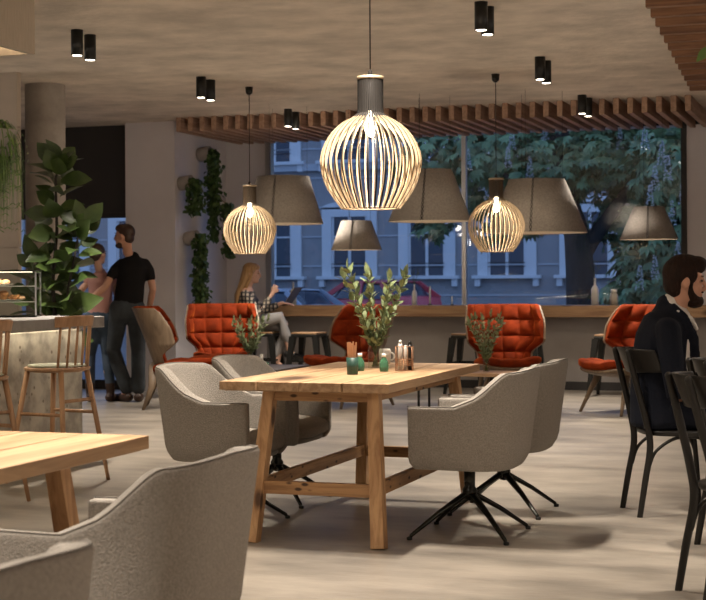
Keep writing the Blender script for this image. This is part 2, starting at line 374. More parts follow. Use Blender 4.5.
for (p, lab) in spots_px:
    q = atz(p[0], p[1], CEIL); lab = 'black ceiling spotlight, '+lab
    if s0 is None:
        s0 = thing('ceiling_spotlight', lab, 'spotlight', q, 0, 'black cylinder ceiling spotlights')
        bm = nb(); lathe(bm, [(0, 0), (.0415, 0), (.0415, -.178), (.038, -.178), (.037, -.172), (0, -.172)], 24); obj('housing', bm, m_black, s0)
        bm = nb(); lathe(bm, [(0, -.1722), (.032, -.1722), (.032, -.1765), (0, -.1765)], 20); obj('lens', bm, m_lens, s0)
    else: dup(s0, q, 0, lab)
    spotlight((q.x, q.y, CEIL-.185))
for x in (-5.2, -2.3, .5):
    for y in (6.7, 4.2, 1.7, -1):
        for k in (0, .25): spotlight((x, y+k, CEIL-.19))
for x in (-8.2,):
    for y in (12.5,): spotlight((x, y, CEIL-.19))

# ---------------------------------------------------------------- globe pendants
def globe(loc, dia, label, dark, watts, nsl=36):
    t = thing('globe_pendant', label, 'pendant lamp', loc, 0, 'round slatted pendant lamps'); s = dia/102.0
    prof = [(13, 132), (13, 99), (14.5, 95), (20, 91), (29, 86), (38, 78), (45, 68), (49.5, 57), (51, 47), (49.5, 36), (45.5, 24), (38.5, 12), (29.5, 0)]
    pts = []
    for i in range(len(prof)-1):          # smooth it
        for k in range(3):
            a = prof[max(i-1, 0)]; b = prof[i]; c = prof[i+1]; dd = prof[min(i+2, len(prof)-1)]; u = k/3
            f = lambda j: .5*((2*b[j])+(c[j]-a[j])*u+(2*a[j]-5*b[j]+4*c[j]-dd[j])*u*u+(-a[j]+3*b[j]-3*c[j]+dd[j])*u**3)
            pts.append((f(0)*s, f(1)*s))
    pts.append((prof[-1][0]*s, 0))
    bm = nb(); tw = .0085 if dark else .0055; dp = .012 if dark else .009
    for k in range(nsl):
        a = 2*PI*(k+.5)/nsl; R = V((math.cos(a), math.sin(a), 0)); T = V((-math.sin(a), math.cos(a), 0)); rows = []
        for i, (r, z) in enumerate(pts):
            q0 = pts[max(i-1, 0)]; q1 = pts[min(i+1, len(pts)-1)]; tx, tz = q1[0]-q0[0], q1[1]-q0[1]; l = math.hypot(tx, tz); N = R*(-tz/l)+V((0, 0, tx/l)); N = N if N.dot(R) > 0 or r > .02 else N
            P0 = R*r+V((0, 0, z)); rows.append([bm.verts.new(P0+T*tw/2*i2+N*dp*(j2)) for i2, j2 in ((-1, 0), (1, 0), (1, -1), (-1, -1))])
        for i in range(len(rows)-1):
            for e in range(4):
                f = bm.faces.new((rows[i][e], rows[i][(e+1) % 4], rows[i+1][(e+1) % 4], rows[i+1][e])); f.material_index = 1 if ((dark and e == 0) or rows[i][0].co.z > 93*s) else 0
                f.smooth = False
    obj('slat_cage', bm, [m_birch, m_lamdark if dark else m_lambrown], t)
    bm = nb(); z0, z1 = 98*s, 127*s; lathe(bm, [(0, z0), (11.8*s, z0), (11.8*s, z1), (0, z1)], 32); obj('collar', bm, m_lamdark, t)
    bm = nb(); r = 13.2*s
    lathe(bm, [(0, 129*s), (r+.0015, 129*s), (r+.0015, 132.5*s), (0, 132.5*s)], 32)
    obj('top_ring', bm, m_birch, t)
    bm = nb(); r = 29.5*s; lathe(bm, [(r-.016, 0), (r-.004, 0), (r-.004, .006), (r-.016, .006)], 40, close=True); obj('bottom_ring', bm, m_birch, t)
    bm = nb(); ell(bm, (0, 0, 80*s), (.03, .03, .04), n=14); lathe(bm, [(0, 80*s), (.018, 80*s), (.018, 98*s), (0, 98*s)], 12); obj('bulb', bm, emis('bulb glow', (1, .82, .55), 18), t)
    H = CEIL-loc[2]
    bm = nb(); tube(bm, [(0, 0, 129*s), (0, 0, H-.05)], .0035, 8); lathe(bm, [(0, 131*s), (.012, 131*s), (.012, 138*s), (0, 140*s)], 10); obj('cord', bm, m_stitch, t)
    bm = nb(); lathe(bm, [(0, H), (.036, H), (.030, H-.055), (.012, H-.07), (0, H-.07)], 20); obj('canopy', bm, m_gun, t)
    l = bpy.data.lights.new('bulb_light', 'POINT'); l.energy = watts; l.color = (1, .83, .62); l.shadow_soft_size = .03
    o = bpy.data.objects.new('bulb_light', l); C.objects.link(o); o.location = (loc[0], loc[1], loc[2]+68*s)
    return t
g1 = aty(371, 209, 7.3); globe(tuple(g1), .523, 'large round slatted globe pendant with black lamellas above the long oak table', True, 18)
g2 = atd(250, 254, 13.47); globe(tuple(g2), .476, 'smaller pale slatted globe pendant in front of the ivy wall, above the blond woman', False, 15)
g3 = atd(496.5, 252, 12.7); globe(tuple(g3), .482, 'smaller pale slatted globe pendant in front of the tree window, near the largest felt lamp', False, 15)
for q, e in (((-8.6, 10.2, 2.0), 26), ((-2.5, 3.2, 2.0), 32), ((-6.9, 6.0, 2.0), 42), ((.6, 4.5, 2.0), 26), ((.4, 9.5, 2.0), 22)):  # unseen point lights added as fill, they belong to no fixture
    l = bpy.data.lights.new('fill_light', 'POINT'); l.energy = e; l.color = (1, .90, .78); l.shadow_soft_size = .25
    o = bpy.data.objects.new('fill_light', l); C.objects.link(o); o.location = q

# ---------------------------------------------------------------- felt cone shades
def cone(px, py, dist, rb, rt, h, label, e=9):
    loc = atd(px, py, dist); t = thing('felt_pendant', label, 'pendant lamp', loc, 0, 'conical felt pendant lamps')
    bm = nb(); lathe(bm, [(rb, 0), (rt, h)], 48, mi=0); lathe(bm, [(rt-.012, h), (rb-.012, 0)], 48, mi=1); lathe(bm, [(rb-.012, 0), (rb, 0)], 48, mi=1); lathe(bm, [(rt, h), (rt-.012, h), (0, h-.004)], 48, mi=0)
    bmesh.ops.remove_doubles(bm, verts=bm.verts, dist=1e-5)
    obj('lamp_shade', bm, [m_felt, m_feltin], t, recalc=False)
    bm = nb(); a0 = -PI/2+YAW-.25; n = 12
    for i in range(n):
        u0, u1 = i/n, (i+1)/n
        def pt(u, da): r = rb+(rt-rb)*u+.002; return V((r*math.cos(a0+da), r*math.sin(a0+da), h*u))
        dl = .013/rb; beam(bm, pt(u0, -dl), pt(u1, dl), .004, .004); beam(bm, pt(u0, dl), pt(u1, -dl), .004, .004)
    obj('seam', bm, m_stitch, t)
    for k in (0, 1, 2):
        a = 2*PI*k/3+.3; bm = nb(); H = (2.801 if loc.y+rt*.92*math.sin(a) > 14.5 else CEIL)-loc.z
        tube(bm, [(rt*.92*math.cos(a), rt*.92*math.sin(a), h-.005), (rt*.92*math.cos(a), rt*.92*math.sin(a), H)], .0014, 6); obj('suspension_wire', bm, m_black, t)
    bm = nb(); ell(bm, (0, 0, h*.5), (.035, .035, .045), n=12); tube(bm, [(0, 0, h*.5), (0, 0, h-.01)], .012, 8); obj('bulb', bm, emis('dim bulb', (1, .75, .48), 5), t)
    l = bpy.data.lights.new('shade_light', 'POINT'); l.energy = e; l.color = (1, .84, .64); l.shadow_soft_size = .05
    o = bpy.data.objects.new('shade_light', l); C.objects.link(o); o.location = loc+V((0, 0, h*.35))
cone(283.5, 224, 15.0, .40, .26, .475, 'taupe felt cone shade behind the left small globe pendant')
cone(430, 221.5, 14.2, .395, .21, .49, 'taupe felt cone shade beside the big globe pendant, left of the window mullion')
cone(356.5, 250, 15.4, .262, .155, .30, 'small felt cone shade hanging under the big globe pendant')
cone(537, 233, 13.9, .465, .26, .495, 'largest felt cone shade, in front of the tree trunk')
cone(649, 239.5, 14.9, .29, .15, .325, 'small felt cone shade above the bearded man')

# ---------------------------------------------------------------- tables
def table(x0, x1, y0, y1, label, ox):
    cx, cy = (x0+x1)/2, (y0+y1)/2; W, Ln = x1-x0, y1-y0
    t = thing('oak_table', label, 'table', (cx, cy, 0), 0, 'long oak dining tables')
    bm = nb(); q = [0, .225, .475, .725, 1]
    for i in range(4): b3(bm, -W/2+q[i]*W+.005, -W/2+q[i+1]*W-.005, -Ln/2, Ln/2, .71, .75)
    b3(bm, -W/2+.02, W/2-.02, -Ln/2+.03, Ln/2-.03, .705, .7115)
    obj('tabletop', bm, m_top, t, bevel=.002)
    lx, ly = W/2-.12, Ln/2-.025
    for sx in (-1, 1):
        for sy in (-1, 1):
            bm = nb(); beam(bm, (ox+sx*(lx+.01), sy*ly, 0), (ox+sx*(lx-.045), sy*(ly-.11), .706), .065, .065, .055, .06, side=(1, 0, 0)); obj('leg', bm, m_legw, t, bevel=.003)
    for sy in (-1, 1):
        bm = nb(); y = sy*(ly-.045); b3(bm, ox-lx-.0, ox+lx+.0, y-.016, y+.016, .225, .285); obj('stretcher', bm, m_beamx, t, bevel=.002)
        bm = nb(); y = sy*(ly-.11); b3(bm, ox-lx+.035, ox+lx-.035, y-.014, y+.014, .655, .706); obj('apron', bm, m_beamx, t, bevel=.002)
    for sx in (-1, 1):
        bm = nb(); x = ox+sx*(lx-.015); b3(bm, x-.016, x+.016, -ly+.055, ly-.055, .232, .292); obj('stretcher', bm, m_beamy, t, bevel=.002)
        bm = nb(); x = ox+sx*(lx-.04); b3(bm, x-.014, x+.014, -ly+.1, ly-.1, .662, .706); obj('apron', bm, m_beamy, t, bevel=.002)
    return t
table(-2.888, -2.043, 6.44, 8.1, 'long trestle oak table with plants and bottles on it, in the middle of the room', .045)
table(-2.93, -2.089, 2.5, 4.15, 'near oak table at the left edge, bare, in front of the bar stools', -.09)

# ---------------------------------------------------------------- grey swivel chairs (face -x)
def shell_fn(off, zo=0.0):
    """U shaped bucket, u along the U, v upwards; off = inset"""
    def f(u, v):
        s = (u-.5)*2; a = abs(s)              # a=0 middle of the back, a=1 arm tip
        hw = .285-off; xf = -.225; xb = .285-off
        k = .56
        if a < k: th = (a/k)*PI/2; ex = .62; cx = xb-.25+.25*max(0, math.cos(th))**ex; cy = hw*max(0, math.sin(th))**ex
        else: q = (a-k)/(1-k); cx = xb-.25+(xf-(xb-.25))*q; cy = hw-.012*q
        zt = .625; 
        e = min(1, max(0, (a-.33)/(.62-.33))); e = e*e*(3-2*e)
        zt = .80*(1-e)+.628*e-.012*(a/.3 if a < .3 else 1)*(1-e)
        zb = .345+(0 if a < .8 else 0)
        z = zb+(zt-zo-zb)*v
        fl = (v-.3)*.06*(1-e)                   # back leans out
        lo = max(0, (.14-v)/.14); pull = 1-.10*lo*lo
        px = cx*pull+fl*(1 if a < k else 1-min(1, (a-k)/.2)); py = (cy*pull)*(1+.05*v)*(1 if s > 0 else -1)
        return V((px, py, z-(.012*lo*lo)))
    return f
def make_chair(label, loc, rot):
    t = thing('swivel_chair', label, 'chair', loc, rot, 'grey upholstered swivel chairs')
    bm = nb(); fo, fi = shell_fn(0), shell_fn(.045)
    def rim(u, v):
        return fi(u, v)
    thick(bm, fo, rim, 72, 14); 
    obj('bucket_shell', bm, m_fab, t, smooth=True, bevel=.008)
    bm = nb(); f2 = shell_fn(.006); f3 = shell_fn(.039)
    pts = [f2(i/72, 1)+V((0, 0, .002)) for i in range(73)]; tube(bm, pts, .0025, 6); obj('piping', bm, m_pipe, t, smooth=True)
    bm = nb(); xs = []
    def pad(z0, z1, x0, x1, hw, r):
        def f(u, v):
            an = 2*PI*u; c, s = math.cos(an), math.sin(an); e = .5
            X = (abs(c)**e)*(1 if c > 0 else -1); Y = (abs(s)**e)*(1 if s > 0 else -1)
            th = (v-.5)*PI; rr = abs(math.cos(th))**.35; zz = (z0+z1)/2+(z1-z0)/2*math.copysign(abs(math.sin(th))**.7, math.sin(th))
            return V(((x0+x1)/2+(x1-x0)/2*X*rr, hw*Y*rr, zz+(.012*(1-X*X) if v > .5 else 0)))
        return f
    gridsurf(bm, pad(.355, .455, -.262, .25, .235, .03), 48, 14); bmesh.ops.remove_doubles(bm, verts=bm.verts, dist=1e-4); obj('seat_cushion', bm, m_fabd, t)
    bm = nb(); gridsurf(bm, pad(.328, .37, -.225, .235, .24, .03), 48, 8); bmesh.ops.remove_doubles(bm, verts=bm.verts, dist=1e-4); obj('seat_base', bm, m_fab, t)
    bm = nb(); lathe(bm, [(0, .335), (.075, .335), (.07, .322), (.028, .318), (.026, .23), (.036, .215), (.034, .18), (.02, .165), (0, .16)], 24); obj('swivel_column', bm, m_gun, t)
    for sx, sy in ((1, 1), (1, -1), (-1, 1), (-1, -1)):
        bm = nb(); loft(bm, [((sx*.015, sy*.015, .195), .014, .024), ((sx*.12, sy*.12, .115), .012, .016), ((sx*.225, sy*.225, .02), .009, .010)], n=10)
        lg = obj('leg', bm, m_gun, t)
        bm = nb(); lathe(bm, [(0, .0), (.013, 0), (.014, .012), (0, .018)], 12, c=(sx*.232, sy*.232, 0)); obj('foot_pad', bm, m_black, lg)
    return t
R1 = make_chair('grey swivel chair at the right side of the middle table, nearest the viewer', (-1.815, 6.97, 0), 0)
dup(R1, (-1.825, 7.72, 0), 0, 'grey swivel chair behind another one, at the right side of the middle table')
dup(R1, (-3.06, 6.93, 0), PI, 'grey swivel chair at the left side of the middle table, the one nearer the viewer')
dup(R1, (-3.11, 7.72, 0), PI, 'grey swivel chair at the left side of the middle table, the farther one')
dup(R1, (-1.80, 3.40, 0), 0, 'large near grey swivel chair at the left foreground table, its back to the viewer')
dup(R1, (-1.53, 2.02, 0), math.radians(-6), 'grey swivel chair cropped by the bottom left corner of the picture')

# ---------------------------------------------------------------- bar and its stools
bz = .98; bx = -4.94; byf = 9.13
t = thing('bar_counter', 'bar counter of speckled stone with thick grey stone top', 'bar', (bx, byf, 0))
bm = nb(); b3(bm, -.62, 0, -8, 0, bz-.075, bz); obj('countertop', bm, m_slab, t, bevel=.004)
bm = nb(); b3(bm, -.58, -.09, -8, -.15, 0, bz-.076); obj('front_panel', bm, m_terr, t)
bm = nb(); b3(bm, -.088, -.076, -7.9, -.2, bz-.079, bz-.0755); obj('light_strip', bm, emis('bar strip', (1, .84, .6), 7), t)
l = bpy.data.lights.new('bar_strip_light', 'AREA'); l.shape = 'RECTANGLE'; l.size = .02; l.size_y = 7.8; l.energy = 7; l.color = (1, .84, .6)
o = bpy.data.objects.new('bar_strip_light', l); C.objects.link(o); o.location = (bx-.042, byf-3.95, bz-.086); o.rotation_euler = (0, math.radians(-12), 0)
def make_stool(label, loc, rot):        # faces -x
    t = thing('wooden_bar_stool', label, 'bar stool', loc, rot, 'wooden spindle back bar stools'); Z = .70
    bm = nb(); pr = [(0, Z-.028), (.165, Z-.028), (.195, Z-.018), (.2, Z-.004), (.19, Z+.002), (.1, Z-.004), (0, Z-.006)]; lathe(bm, pr, 36); obj('seat', bm, m_stoolw, t)
    bm = nb(); lathe(bm, [(0, Z-.003), (.15, Z+.001), (.18, Z+.006), (.175, Z+.014), (.1, Z+.016), (0, Z+.016)], 32); obj('seat_pad', bm, mat('pale green felt pad', (.42, .43, .33), .9), t)
    F = {}
    for sx in (-1, 1):
        for sy in (-1, 1):
            bm = nb(); p0 = V((sx*.13, sy*.12, Z-.02)); p1 = V((sx*.225, sy*.205, 0)); F[sx, sy] = (p0, p1)
            loft(bm, [(p1, .011), (p1.lerp(p0, .45), .0155), (p0, .017)], n=12, cap='flat'); obj('leg', bm, m_stoolw, t)
    def at(k, z): p0, p1 = F[k]; return p1.lerp(p0, z/(Z-.02))
    for a, b, z in (((-1, -1), (-1, 1), .27), ((-1, -1), (1, -1), .42), ((-1, 1), (1, 1), .42), ((1, -1), (1, 1), .5)):
        bm = nb(); tube(bm, [at(a, z), (at(a, z)+at(b, z))/2, at(b, z)], .0105, 10); obj('stretcher', bm, m_stoolw, t)
    def arc(q, z): a = (q-.5)*1.7; return V((-.0+.165*math.cos(a)+(z-Z)*.10, .205*math.sin(a)*1.0, z))
    for i in range(6):
        q = .06+.88*i/5; bm = nb(); loft(bm, [(arc(q, Z-.01)*1, .0075), (arc(q, Z+.14), .0085), (arc(q, Z+.27), .007)], n=8, cap='flat'); obj('spindle', bm, m_stoolw, t)
    bm = nb(); rows = []
    for k in range(25):
        q = -.06+1.12*k/24; a = (q-.5)*1.7; n = V((math.cos(a), math.sin(a), 0)); c = arc(q, Z+.275); wob = .006*math.cos((q-.5)*PI)
        rows.append((c, n, wob))
    pr = []
    for c, n, wob in rows: pr.append([bm.verts.new(c+n*dx+V((0, 0, dz+wob))) for dx, dz in ((-.010, -.032), (.010, -.032), (.021, .03), (.005, .036))])
    for a_, b_ in zip(pr, pr[1:]):
        for e in range(4): bm.faces.new((a_[e], a_[(e+1) % 4], b_[(e+1) % 4], b_[e]))
    bm.faces.new(pr[0][::-1]); bm.faces.new(pr[-1]); obj('crest_rail', bm, m_stoolw, t, bevel=.005)
    return t
st = make_stool('ash wood spindle back bar stool, the one fully in view by the bar end', (-4.68, 8.05, 0), math.radians(-10))
dup(st, (-4.68, 7.13, 0), math.radians(-10), 'ash wood bar stool cut by the left picture edge, along the bar')

# pastry case
CR = math.radians(24); cw = .62; x1 = 0
cc_ = aty(36.5, 300, 8.78); cc_.z = bz
t = thing('display_case', 'glass pastry case with two shelves standing on the bar', 'display case', cc_, CR)
bm = nb(); b3(bm, -cw, 0, 0, .27, 0, .012); obj('case_floor', bm, m_gun, t)
bm = nb(); b3(bm, -cw, 0, 0, .27, .305, .315); obj('case_top', bm, m_gun, t, bevel=.003)
bm = nb(); b3(bm, -cw+.03, -.03, .02, .03, .300, .305); obj('light_strip', bm, emis('added case glow', (1, .85, .62), 2.5), t)  # glow strip and area light added under the top to brighten the pastries
l = bpy.data.lights.new('case_fill', 'AREA'); l.shape = 'RECTANGLE'; l.size = .5; l.size_y = .03; l.energy = 1.6; l.color = (1, .85, .65)
o = bpy.data.objects.new('case_fill', l); C.objects.link(o); o.location = cc_+V((0, 0, .298))+rz(CR) @ V((-cw/2, .04, 0)); o.rotation_euler = (0, 0, CR)
for (x, y) in ((-.006, .006), (-.006, .264), (-cw+.006, .006), (-cw+.006, .264)):
    bm = nb(); box(bm, (x, y, .158), (.010, .010, .292)); obj('corner_post', bm, m_alu, t)
bm = nb(); b3(bm, -cw+.012, -.012, .001, .004, .012, .305); obj('pane', bm, m_cglass, t)
bm = nb(); b3(bm, -.004, -.001, .012, .258, .012, .305); obj('pane', bm, m_cglass, t)
for z in (.10, .205):
    bm = nb(); b3(bm, -cw+.012, -.012, .01, .25, z, z+.006); sh_ = obj('shelf', bm, m_cglass, t)
    bm = nb(); b3(bm, -cw+.012, -.012, .005, .0098, z, z+.006); obj('shelf_edge', bm, m_white, sh_)
m_bun = mat('baked crust', (.52, .25, .09), .6, col2=(.28, .10, .03), scale=25, bump=.5, bscale=60); m_sugar = mat('powdered pastry', (.66, .45, .30), .8, col2=(.5, .22, .08), scale=20)
def casept(px, z, y=.12):
    lx = (px-33)/152.0*1.02-.03; return cc_+V((0, 0, z))+rz(CR) @ V((lx, y, 0))
for px, z, lab in ((-2, .2115, 'white plate on the upper shelf of the pastry case'), (8, .1065, 'white plate on the lower shelf of the pastry case')):
    bm = nb(); lathe(bm, [(0, 0), (.05, 0), (.098, .009), (.1, .012), (.05, .005), (0, .005)], 28); tag(obj('plate', bm, m_plate, loc=casept(px, z)), lab, 'plate', 'plates in the pastry case')
def bun(px, z, lab, kind, r=.032, y=.12):
    bm = nb(); p = casept(px, z, y)
    if kind == 'muffin':
        lathe(bm, [(0, 0), (.022, 0), (.03, .03), (.038, .038), (.036, .052), (.022, .064), (0, .068)], 18)
        for v in bm.verts: v.co *= 1+.05*noise.noise(v.co*60)
    elif kind == 'croissant':
        loft(bm, [(V((math.cos(a)*.035, math.sin(a)*.03, .018+.004*math.sin(a*3))), (.007+.014*math.sin((a+.3)/(PI+.6)*PI))*(1+.12*(k % 2))) for k, a in enumerate([-.3+i*(PI+.6)/10 for i in range(11)])], n=10)
    else:
        ell(bm, (0, 0, r*.6), (r*1.1, r, r*.62), n=14)
        for v in bm.verts: v.co *= 1+.08*noise.noise(v.co*50)
    tag(obj(kind, bm, m_sugar if kind == 'bun' else m_bun, loc=p), lab, 'pastry', 'pastries in the case')
bun(-3, .217, 'sugared bun on the upper shelf plate, touching the picture edge', 'bun', .034)
bun(5, .217, 'sugared bun on the upper shelf plate, the rightmost one', 'bun', .03, .10)
bun(2.5, .112, 'tall brown muffin on the lower shelf of the pastry case', 'muffin')
bun(12.5, .112, 'brown croissant on the lower shelf, beside the muffin', 'croissant', .1)
bun(21, .112, 'flat sugared bun at the right end of the lower shelf', 'bun', .024)

# ---------------------------------------------------------------- bentwood chairs (face +x)
def make_bent(label, loc, rot):
    t = thing('bentwood_chair', label, 'chair', loc, rot, 'black bentwood chairs'); Z = .44
    bm = nb()
    def sf(u, v):
        an = 2*PI*u; c, s = math.cos(an), math.sin(an); e = .75; X = (abs(c)**e)*math.copysign(1, c); Y = (abs(s)**e)*math.copysign(1, s); w = .20 if X > 0 else .185
        z = [Z-.03, Z-.028, Z-.004, Z, Z-.006][min(4, int(v*4+.001))]; k = [0, 1, 1.03, .96, 0][min(4, int(v*4+.001))]
        return V((.02+w*X*k, (.205 if X > 0 else .19)*Y*k, z))
    gridsurf(bm, sf, 40, 4); bmesh.ops.remove_doubles(bm, verts=bm.verts, dist=1e-4); obj('seat', bm, m_bent, t, bevel=.004)
    def cr(P, n=6):
        o = []
        for i in range(len(P)-1):
            a, b, c, d = V(P[max(i-1, 0)]), V(P[i]), V(P[i+1]), V(P[min(i+2, len(P)-1)])
            for k in range(n): u = k/n; o.append(.5*((2*b)+(c-a)*u+(2*a-5*b+4*c-d)*u*u+(-a+3*b-3*c+d)*u**3))
        o.append(V(P[-1])); return o
    for s in (-1, 1):
        P = cr([(-.215, s*.165, 0), (-.185, s*.16, .18), (-.155, s*.15, .36), (-.175, s*.14, .50), (-.22, s*.13, .68), (-.262, s*.125, .845)])
        bm = nb(); loft(bm, [(p, .015+.001*math.sin(i/len(P)*PI)*3, .014) for i, p in enumerate(P)], n=12, side=(1, 0, 0)); obj('back_post', bm, m_bent, t)
        P = cr([(.215, s*.195, 0), (.195, s*.18, .22), (.17, s*.165, Z-.02)])
        bm = nb(); loft(bm, [(p, .0115+.004*i/len(P)) for i, p in enumerate(P)], n=12); obj('leg', bm, m_bent, t)
        P = cr([(-.165, s*.152, .24), (-.13, s*.155, .33), (-.04, s*.16, .395), (.05, s*.165, .408)]); bm = nb(); loft(bm, [(p, .009) for p in P], n=8); obj('brace', bm, m_bent, t)
        P = cr([(.19, s*.175, .27), (.16, s*.17, .35), (.10, s*.165, .4), (.03, s*.16, .408)]); bm = nb(); loft(bm, [(p, .009) for p in P], n=8); obj('brace', bm, m_bent, t)
    bm = nb()
    def rl(off):
        def f(u, v):
            a = (u-.5)*2.25; z = .735+.125*v+(.0); R = .235-off; zz = z+.006*math.cos(a*1.2)*(v-.5)
            tap = 1-.35*abs(u-.5)*2
            zz = .797+(zz-.797)*(.75+.25*tap)
            return V((.005-R*math.cos(a)-.05*(v), R*.97*math.sin(a), zz))
        return f
    thick(bm, rl(0), rl(.013), 36, 6); obj('back_rail', bm, m_bent, t, bevel=.004)
    return t
bc = make_bent('black bentwood chair the bearded man in the suit sits on', (-.985, 7.95, 0), math.radians(24))
dup(bc, (-.45, 5.90, 0), math.radians(24), 'black bentwood chair nearest the viewer at the right picture edge')
dup(bc, (-.49, 6.95, 0), math.radians(24), 'black bentwood chair between the nearest one and the seated man')

# ---------------------------------------------------------------- black metal stools
def make_metal(label, loc, rot):
    t = thing('metal_stool', label, 'stool', loc, rot, 'black metal stools at the window counter'); Z = .62
    bm = nb(); b3(bm, -.155, .155, -.155, .155, Z-.035, Z); obj('seat', bm, m_black, t, bevel=.012)
    bm = nb(); b3(bm, -.15, .15, -.15, .15, Z, Z+.018); obj('seat_board', bm, m_bar, t, bevel=.004)
    P = {}
    for sx in (-1, 1):
        for sy in (-1, 1):
            p0 = V((sx*.135, sy*.135, Z-.03)); p1 = V((sx*.205, sy*.205, 0)); P[sx, sy] = (p0, p1); bm = nb(); beam(bm, p1, p0, .028, .028, .065, .065, side=(1, 0, 0)); obj('leg', bm, m_black, t)
    for a, b in (((-1, -1), (1, -1)), ((1, -1), (1, 1)), ((1, 1), (-1, 1)), ((-1, 1), (-1, -1))):
        bm = nb(); q0 = P[a][1].lerp(P[a][0], .55); q1 = P[b][1].lerp(P[b][0], .55); beam(bm, q0, q1, .02, .008, side=(0, 0, 1)); obj('crossbar', bm, m_black, t)
    return t
ms = None
for px, lab in ((263, 'black metal stool the blond woman sits on'), (309, 'empty black metal stool between the blond woman and an orange armchair'), (469, 'black metal stool peeking out left of the orange chair behind the oak coffee table'), (523, 'black metal stool peeking out right of the orange chair behind the oak coffee table'), (612, 'black metal stool behind the orange chair near the seated man')):
    p = aty(px, 340, 15.45 if px > 270 else 15.5); loc = (p.x, p.y, 0)
    if ms is None: ms = make_metal(lab, loc, .1)
    else: dup(ms, loc, random.uniform(-.1, .1), lab)

# ---------------------------------------------------------------- orange tufted armchairs (face +x)
def lerp_tab(T, v):
    for (a, x), (b, y) in zip(T, T[1:]):
        if v <= b: k = (v-a)/(b-a); k = k*k*(3-2*k); return x+(y-x)*k
    return T[-1][1]
def make_arm(label, loc, rot):
    t = thing('tufted_armchair', label, 'armchair', loc, rot, 'orange tufted lounge armchairs')
    HW = [(0, .245), (.22, .27), (.45, .375), (.7, .385), (1, .362)]; WG = [(0, .12), (.22, .12), (.48, .30), (.65, .31), (1, .27)]
    def base(u, v, off, tuft):
        s = (u-.5)*2; th = s*PI/2; z = .36+.60*v; xb = -.20-.20*v-.03*v*v
        h = lerp_tab(HW, v)-off; wg = lerp_tab(WG, v)
        x = xb+wg*(1-max(0, math.cos(th)))**1.25+off*max(0, math.cos(th)); y = h*math.sin(th)
        if abs(s) > .92 and v > .93: z -= .03*((abs(s)-.92)/.08)*((v-.93)/.07)
        if tuft:
            fu = abs(math.sin(PI*6*u)); fv = abs(math.sin(PI*4*v)); b = .042*(fu*fv)**.45*(1 if 0 < v < 1 else 0)
            n = V((math.cos(th)*1.0, -math.sin(th)*.8, .15)).normalized(); return V((x, y, z))+n*b
        return V((x, y, z))
    bm = nb(); thick(bm, lambda u, v: base(u, v, 0, False), lambda u, v: base(u, v, .014, False), 48, 30); obj('wooden_shell', bm, m_shell, t, smooth=False)
    bm = nb(); thick(bm, lambda u, v: base(.012+u*.976, .0+v*1.0, .016, False)+V((0, 0, .006*v)), lambda u, v: base(.012+u*.976, v, .035, True)+V((0, 0, .010*v)), 96, 64); obj('tufted_back', bm, m_or, t)
    # seat
    def seat(z0, z1, xo, wo, tf):
        def f(u, v):
            an = 2*PI*u; c, s = math.cos(an), math.sin(an); e = .55; X = (abs(c)**e)*math.copysign(1, c); Y = (abs(s)**e)*math.copysign(1, s)
            th = (v-.5)*PI; rr = abs(math.cos(th))**.5; zz = math.copysign(abs(math.sin(th))**.8, math.sin(th))
            x = .10+xo*X*rr; y = wo*Y*rr*(1-.10*(x/.33 if x < 0 else 0))
            lift = .0+.035*(x/.3)+.05*(abs(y)/.3)**2.4
            b = .02*(abs(math.sin(PI*(x+.3)/.2))*abs(math.sin(PI*(y+.3)/.2)))**.4 if (tf and v > .5) else 0
            return V((x, y, (z0+z1)/2+(z1-z0)/2*zz+lift+b))
        return f
    bm = nb(); gridsurf(bm, seat(.33, .425, .345, .30, True), 72, 40); bmesh.ops.remove_doubles(bm, verts=bm.verts, dist=1e-4); obj('seat_cushion', bm, m_or, t)
    bm = nb(); gridsurf(bm, seat(.30, .365, .325, .30, False), 64, 12); bmesh.ops.remove_doubles(bm, verts=bm.verts, dist=1e-4); obj('seat_shell', bm, m_shell, t)
    for s in (-1, 1):
        bm = nb(); loft(bm, [((.34, s*.285, 0), .014, .012), ((.25, s*.23, .22), .026, .02), ((.20, s*.19, .345), .045, .024)], n=10, side=(1, 0, 0), cap='flat'); obj('leg', bm, m_shell, t)
        bm = nb(); loft(bm, [((-.31, s*.26, 0), .014, .012), ((-.235, s*.22, .20), .03, .02), ((-.20, s*.19, .42), .06, .022)], n=10, side=(1, 0, 0), cap='flat'); obj('leg', bm, m_shell, t)
    return t
def yaw_px(deg): return math.radians(19+deg)      # 0 = facing right across the picture, 90 = away
def g0(px, d): q = atd(px, 300, d); return (q.x, q.y, 0)
ac = make_arm('orange tufted armchair showing its wooden side, beside the standing couple', g0(177, 14.35), yaw_px(4))
dup(ac, g0(222, 15.5), yaw_px(-84), 'orange tufted armchair facing the viewer below the ivy wall')
dup(ac, g0(351, 14.5), yaw_px(-143), 'orange tufted armchair behind the vase of leaves, turned to the coffee table')
dup(ac, g0(506, 14.25), yaw_px(-88), 'orange tufted armchair facing the viewer behind the oak coffee table')
dup(ac, g0(629, 13.6), yaw_px(-150), 'orange tufted armchair on slanted wooden legs left of the bearded man')

